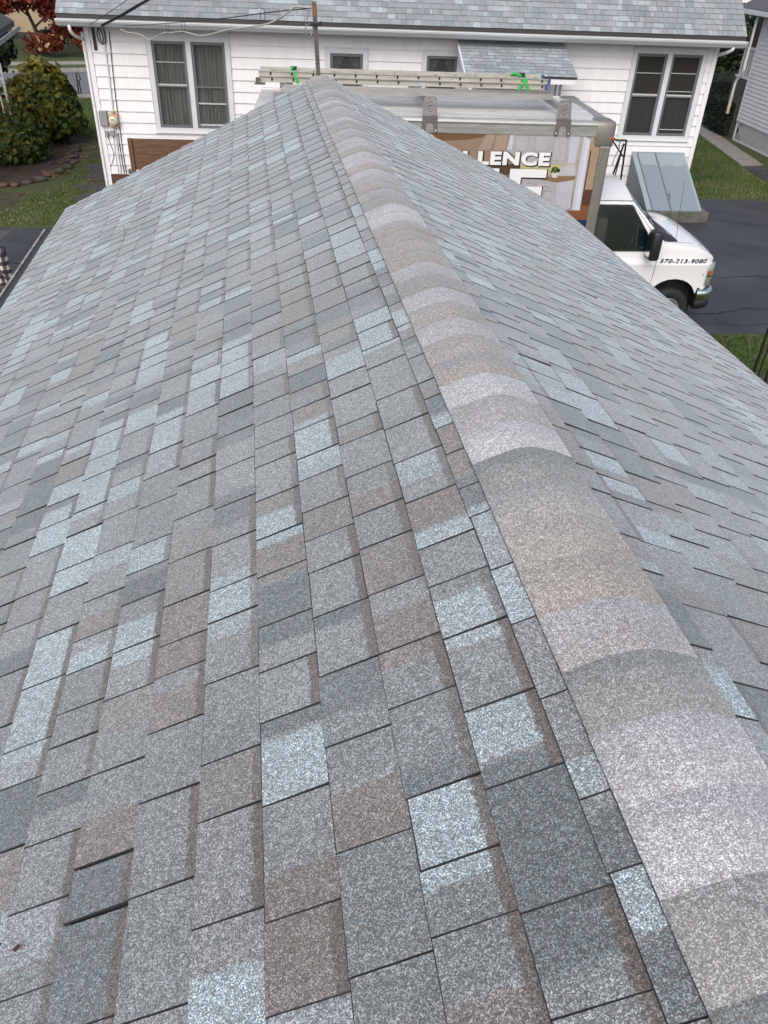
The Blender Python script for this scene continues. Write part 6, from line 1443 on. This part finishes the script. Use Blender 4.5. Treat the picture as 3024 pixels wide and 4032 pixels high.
# pipe handrail at the near kerb
tag(MB().tube([(-9.025, 33.2, 0.0), (-8.99, 33.2, 0.77), (-8.915, 33.2, 0.77), (-8.85, 33.15, 0.57), (-8.94, 33.2, 0.53), (-8.93, 33.2, 0.0)], 0.022, 7).build('handrail', M_BLACK, None, (-8.98, 33.2, 0)), 'black bent pipe handrail beside the street left of the house', 'handrail')
part_step = MB().cbox(-9.3, -8.5, 32.9, 33.3, 0.0, 0.07, 0.01).build('step', M_CONC, None, (-8.9, 33.1, 0)); tag(part_step, 'pale concrete step at the foot of the black handrail', 'step')

# ------------------------------------------------------------------ wire fence with jar lights at the right edge
wf = thing('wire_fence', 'black posts with wire mesh fence at the right edge', 'fence', (6.3, 9.8, GLOW))
FP = [(6.18, 9.95), (6.30, 9.80), (6.75, 8.6), (7.2, 7.4)]
for (x, y) in FP: part('post', M_BLACK, wf, lambda mb: mb.tube([(x, y, GLOW), (x, y, 0.90)], 0.020, 7))
part('post', M_BLACK, wf, lambda mb: mb.tube([(6.22, 9.90, GLOW), (6.235, 9.88, 0.88)], 0.011, 6))
ms = MB()
def fpnt(s, z):
    L = 0
    for (a, b) in zip(FP[1:], FP[2:]):
        d = math.hypot(b[0]-a[0], b[1]-a[1])
        if s <= L+d: t = (s-L)/d; return (a[0]+(b[0]-a[0])*t, a[1]+(b[1]-a[1])*t, z)
        L += d
    return (FP[-1][0], FP[-1][1], z)
for k in range(46):
    s = k*0.055
    ms.tube([fpnt(s+0.018*math.sin(j*1.57+k*3.14), GLOW+0.03+j*0.05) for j in range(22)], 0.0022, 3, cap=False, smooth=False)
for k in range(22): ms.tube([fpnt(0, GLOW+0.05+k*0.05), fpnt(1.28, GLOW+0.05+k*0.05), fpnt(2.55, GLOW+0.05+k*0.05)], 0.0018, 3, cap=False, smooth=False)
mo = ms.build('wire_mesh', M_STEEL, wf); mo['kind'] = 'stuff'
for (x, y, z, l) in ((6.20, 9.90, 0.90, 'clear jar light on top of the farther black fence post'), (6.44, 9.72, 0.10, 'clear jar light low on the wire fence near the roof edge')):
    j = thing('jar_light', l, 'lamp', (x, y, z), 'jar lights on the wire fence')
    part('glass', glass_mat('jar_glass', 0.35, (0.6, 0.62, 0.62), 0.05) if 'jar_glass' not in MATS else MATS['jar_glass'], j, lambda mb: mb.lathe([(0.0, 0.0), (0.045, 0.002), (0.05, 0.02), (0.056, 0.13), (0.05, 0.15)], (x, y, z), 'z', 16))
    part('lid', M_STEEL, j, lambda mb: mb.lathe([(0.055, 0.148), (0.058, 0.165), (0.0, 0.168)], (x, y, z), 'z', 16))
    part('reflector', M_LETTER, j, lambda mb: mb.lathe([(0.0, 0.022), (0.036, 0.02), (0.038, 0.008), (0.0, 0.006)], (x, y, z), 'z', 14))

# ------------------------------------------------------------------ person standing on the driveway at the left edge
def person():
    bx, byy = -4.92, 12.05
    t = thing('person', 'person in black and cream checked shirt and camouflage trousers at left edge', 'person', (bx, byy, GLOW))
    J = {'pelvis': (0, 0, 0.96, .155), 'waist': (0, 0, 1.10, .15), 'chest': (0, -.01, 1.32, .175), 'neckb': (0, 0, 1.50, .085), 'neck': (0, 0, 1.56, .058), 'head0': (0, -.015, 1.63, .082), 'head1': (0, -.01, 1.71, .098), 'head2': (0, 0, 1.79, .07)}
    E = [('pelvis', 'waist'), ('waist', 'chest'), ('chest', 'neckb'), ('neckb', 'neck'), ('neck', 'head0'), ('head0', 'head1'), ('head1', 'head2')]
    for s, n in ((-1, 'l'), (1, 'r')):
        J.update({n+'sh': (s*.19, 0, 1.455, .075), n+'el': (s*.265, .03, 1.18, .052), n+'wr': (s*.275, -.05, .93, .034), n+'pa': (s*.272, -.075, .86, .036),
                  n+'hip': (s*.10, 0, .90, .115), n+'kn': (s*.115, -.01, .50, .072), n+'an': (s*.12, .02, .10, .045), n+'toe': (s*.135, -.14, .04, .038)})
        E += [('chest', n+'sh'), (n+'sh', n+'el'), (n+'el', n+'wr'), (n+'wr', n+'pa'), ('pelvis', n+'hip'), (n+'hip', n+'kn'), (n+'kn', n+'an'), (n+'an', n+'toe')]
        for k in range(4):
            f = n+'f%d' % k; J[f] = (s*.272+(k-1.5)*.004, -.105+k*.018, .80+0.006*abs(k-1.5), .0095); J[f+'b'] = (s*.262, -.10+k*.018, .755+0.008*abs(k-1.5), .008); E += [(n+'pa', f), (f, f+'b')]
        J[n+'th'] = (s*.258, -.115, .835, .011); J[n+'thb'] = (s*.25, -.13, .80, .009); E += [(n+'pa', n+'th'), (n+'th', n+'thb')]
    names = list(J); me = bpy.data.meshes.new('body')
    me.from_pydata([J[k][:3] for k in names], [(names.index(a), names.index(b)) for a, b in E], [])
    ob = bpy.data.objects.new('body_tmp', me); COL.objects.link(ob)
    sk = ob.modifiers.new('skin', 'SKIN'); sk.use_smooth_shade = True
    for i, k in enumerate(names):
        sv = me.skin_vertices[0].data[i]; sv.radius = (J[k][3], J[k][3]*(0.72 if k in ('pelvis', 'waist', 'chest') else 1)); sv.use_root = (k == 'pelvis')
    sb = ob.modifiers.new('sub', 'SUBSURF'); sb.levels = 2; sb.render_levels = 2
    dg = bpy.context.evaluated_depsgraph_get(); m2 = bpy.data.meshes.new_from_object(ob.evaluated_get(dg)); bpy.data.objects.remove(ob)
    m2.name = 'body'
    skin = mk('skin', (0.42, 0.24, 0.17), 0.5); m2.materials.clear()
    boots = mk('boot_leather', (0.05, 0.035, 0.025), 0.6)
    for m in (skin, boots): m2.materials.append(m)
    for p in m2.polygons: p.material_index = 1 if p.center.z < 0.13 else 0; p.use_smooth = True
    body = bpy.data.objects.new('body', m2); COL.objects.link(body); body.parent = t; BASES[body.name] = BASES[t.name]
    body.rotation_euler = (0, 0, 2.4)
    def cloth(name, test, off, mat):
        bm = bmesh.new(); bm.from_mesh(m2)
        bmesh.ops.delete(bm, geom=[f for f in bm.faces if not test(f.calc_center_median())], context='FACES')
        bm.normal_update()
        for v in bm.verts: v.co += v.normal*(off*(1+0.35*math.sin(v.co.z*38+v.co.x*20)))
        mm = bpy.data.meshes.new(name); bm.to_mesh(mm); bm.free(); mm.materials.clear(); mm.materials.append(mat)
        for p in mm.polygons: p.use_smooth = True; p.material_index = 0
        o = bpy.data.objects.new(name, mm); COL.objects.link(o); o.parent = t; o.rotation_euler = (0, 0, 2.4)
        sd_ = o.modifiers.new('solid', 'SOLIDIFY'); sd_.thickness = 0.006; return o
    cloth('shirt', lambda c: (0.93 < c.z < 1.525 and (abs(c.x) > 0.22 or c.z > 0.93) and not (abs(c.x) > 0.235 and c.z < 0.95)), 0.022, check_mat())
    cloth('trousers', lambda c: 0.07 < c.z < 1.0 and abs(c.x) < 0.225, 0.014, camo_mat())
    # face and hair
    R3 = Matrix.Rotation(2.4, 3, 'Z')
    def P(x, y, z): q = R3 @ Vector((x, y, z)); return (q.x+bx, q.y+byy, q.z+GLOW)
    hair = MB(); hv, hf = [], []
    for i in range(9):
        for k in range(17):
            th = math.pi*0.5*i/8*1.25; ph = 2*math.pi*k/16
            r = 0.112; x, y, z = r*math.sin(th)*math.cos(ph)*0.92, 0.012+r*math.sin(th)*math.sin(ph)*1.05, 1.735+r*math.cos(th)*0.95
            if th > 1.2 and math.sin(ph) < -0.2: z = max(z, 1.755)
            hv.append(P(x, y, z))
    hf = [(i*17+k, i*17+k+1, (i+1)*17+k+1, (i+1)*17+k) for i in range(8) for k in range(16)]
    hair.add(hv, hf, 0, True).build('cap', mk('dark_cap', (0.02, 0.02, 0.024), 0.8), t)
    part('nose', skin, t, lambda mb: mb.add([P(-.014, -.105, 1.665), P(.014, -.105, 1.665), P(0, -.132, 1.668), P(0, -.10, 1.71)], [(0, 1, 2), (0, 2, 3), (1, 3, 2)]))
    for s in (-1, 1): part('eye', M_BLACK, t, lambda mb: mb.lathe([(0.0, 0.009), (0.008, 0.006), (0.010, 0.0), (0.0, -0.01)], P(s*.034, -.098, 1.705), 'z', 8))
    part('mouth', mk('lips', (0.30, 0.12, 0.09), 0.5), t, lambda mb: mb.tube([P(-.022, -.094, 1.633), P(0, -.101, 1.63), P(.022, -.094, 1.633)], 0.005, 5))
    for s in (-1, 1): part('ear', skin, t, lambda mb: mb.tube(smooth_path([P(s*.092, .0, 1.72), P(s*.105, .012, 1.705), P(s*.098, .008, 1.665)], 4), 0.011, 6))
def check_mat():
    m, nt, b = nodes_of('buffalo_check'); N, L = nt.nodes, nt.links
    tc = N.new('ShaderNodeTexCoord'); sp = N.new('ShaderNodeSeparateXYZ'); L.new(tc.outputs['Object'], sp.inputs[0])
    s = math_node(N, 'ADD'); L.new(sp.outputs[0], s.inputs[0]); L.new(sp.outputs[1], s.inputs[1])
    def stripe(sock, w):
        a = math_node(N, 'DIVIDE', None, w); L.new(sock, a.inputs[0]); f = math_node(N, 'FRACT'); L.new(a.outputs[0], f.inputs[0])
        g = math_node(N, 'GREATER_THAN', None, 0.5); L.new(f.outputs[0], g.inputs[0]); return g.outputs[0]
    s1, s2 = stripe(s.outputs[0], 0.15), stripe(sp.outputs[2], 0.115)
    ad = math_node(N, 'ADD'); L.new(s1, ad.inputs[0]); L.new(s2, ad.inputs[1])
    dv = math_node(N, 'DIVIDE', None, 2.0); L.new(ad.outputs[0], dv.inputs[0])
    rp = N.new('ShaderNodeValToRGB'); rp.color_ramp.interpolation = 'CONSTANT'; e = rp.color_ramp.elements
    e[0].color = (0.012, 0.012, 0.018, 1); e[1].position = 0.75; e[1].color = (0.42, 0.38, 0.34, 1); x = e.new(0.25); x.color = (0.055, 0.05, 0.055, 1)
    L.new(dv.outputs[0], rp.inputs[0]); L.new(rp.outputs[0], b.inputs['Base Color']); b.inputs['Roughness'].default_value = 0.9; return m
def camo_mat():
    m, nt, b = nodes_of('camouflage'); N, L = nt.nodes, nt.links
    tc = N.new('ShaderNodeTexCoord'); nz = N.new('ShaderNodeTexNoise'); nz.inputs['Scale'].default_value = 9; nz.inputs['Detail'].default_value = 3; L.new(tc.outputs['Object'], nz.inputs['Vector'])
    rp = N.new('ShaderNodeValToRGB'); rp.color_ramp.interpolation = 'CONSTANT'; e = rp.color_ramp.elements
    e[0].color = (0.018, 0.015, 0.013, 1); e[1].position = 0.60; e[1].color = (0.16, 0.14, 0.10, 1)
    for p, c in ((0.44, (0.075, 0.065, 0.045)), (0.52, (0.11, 0.07, 0.035))):
        x = e.new(p); x.color = (*c, 1)
    L.new(nz.outputs['Fac'], rp.inputs[0]); L.new(rp.outputs[0], b.inputs['Base Color']); b.inputs['Roughness'].default_value = 0.9; return m
person()
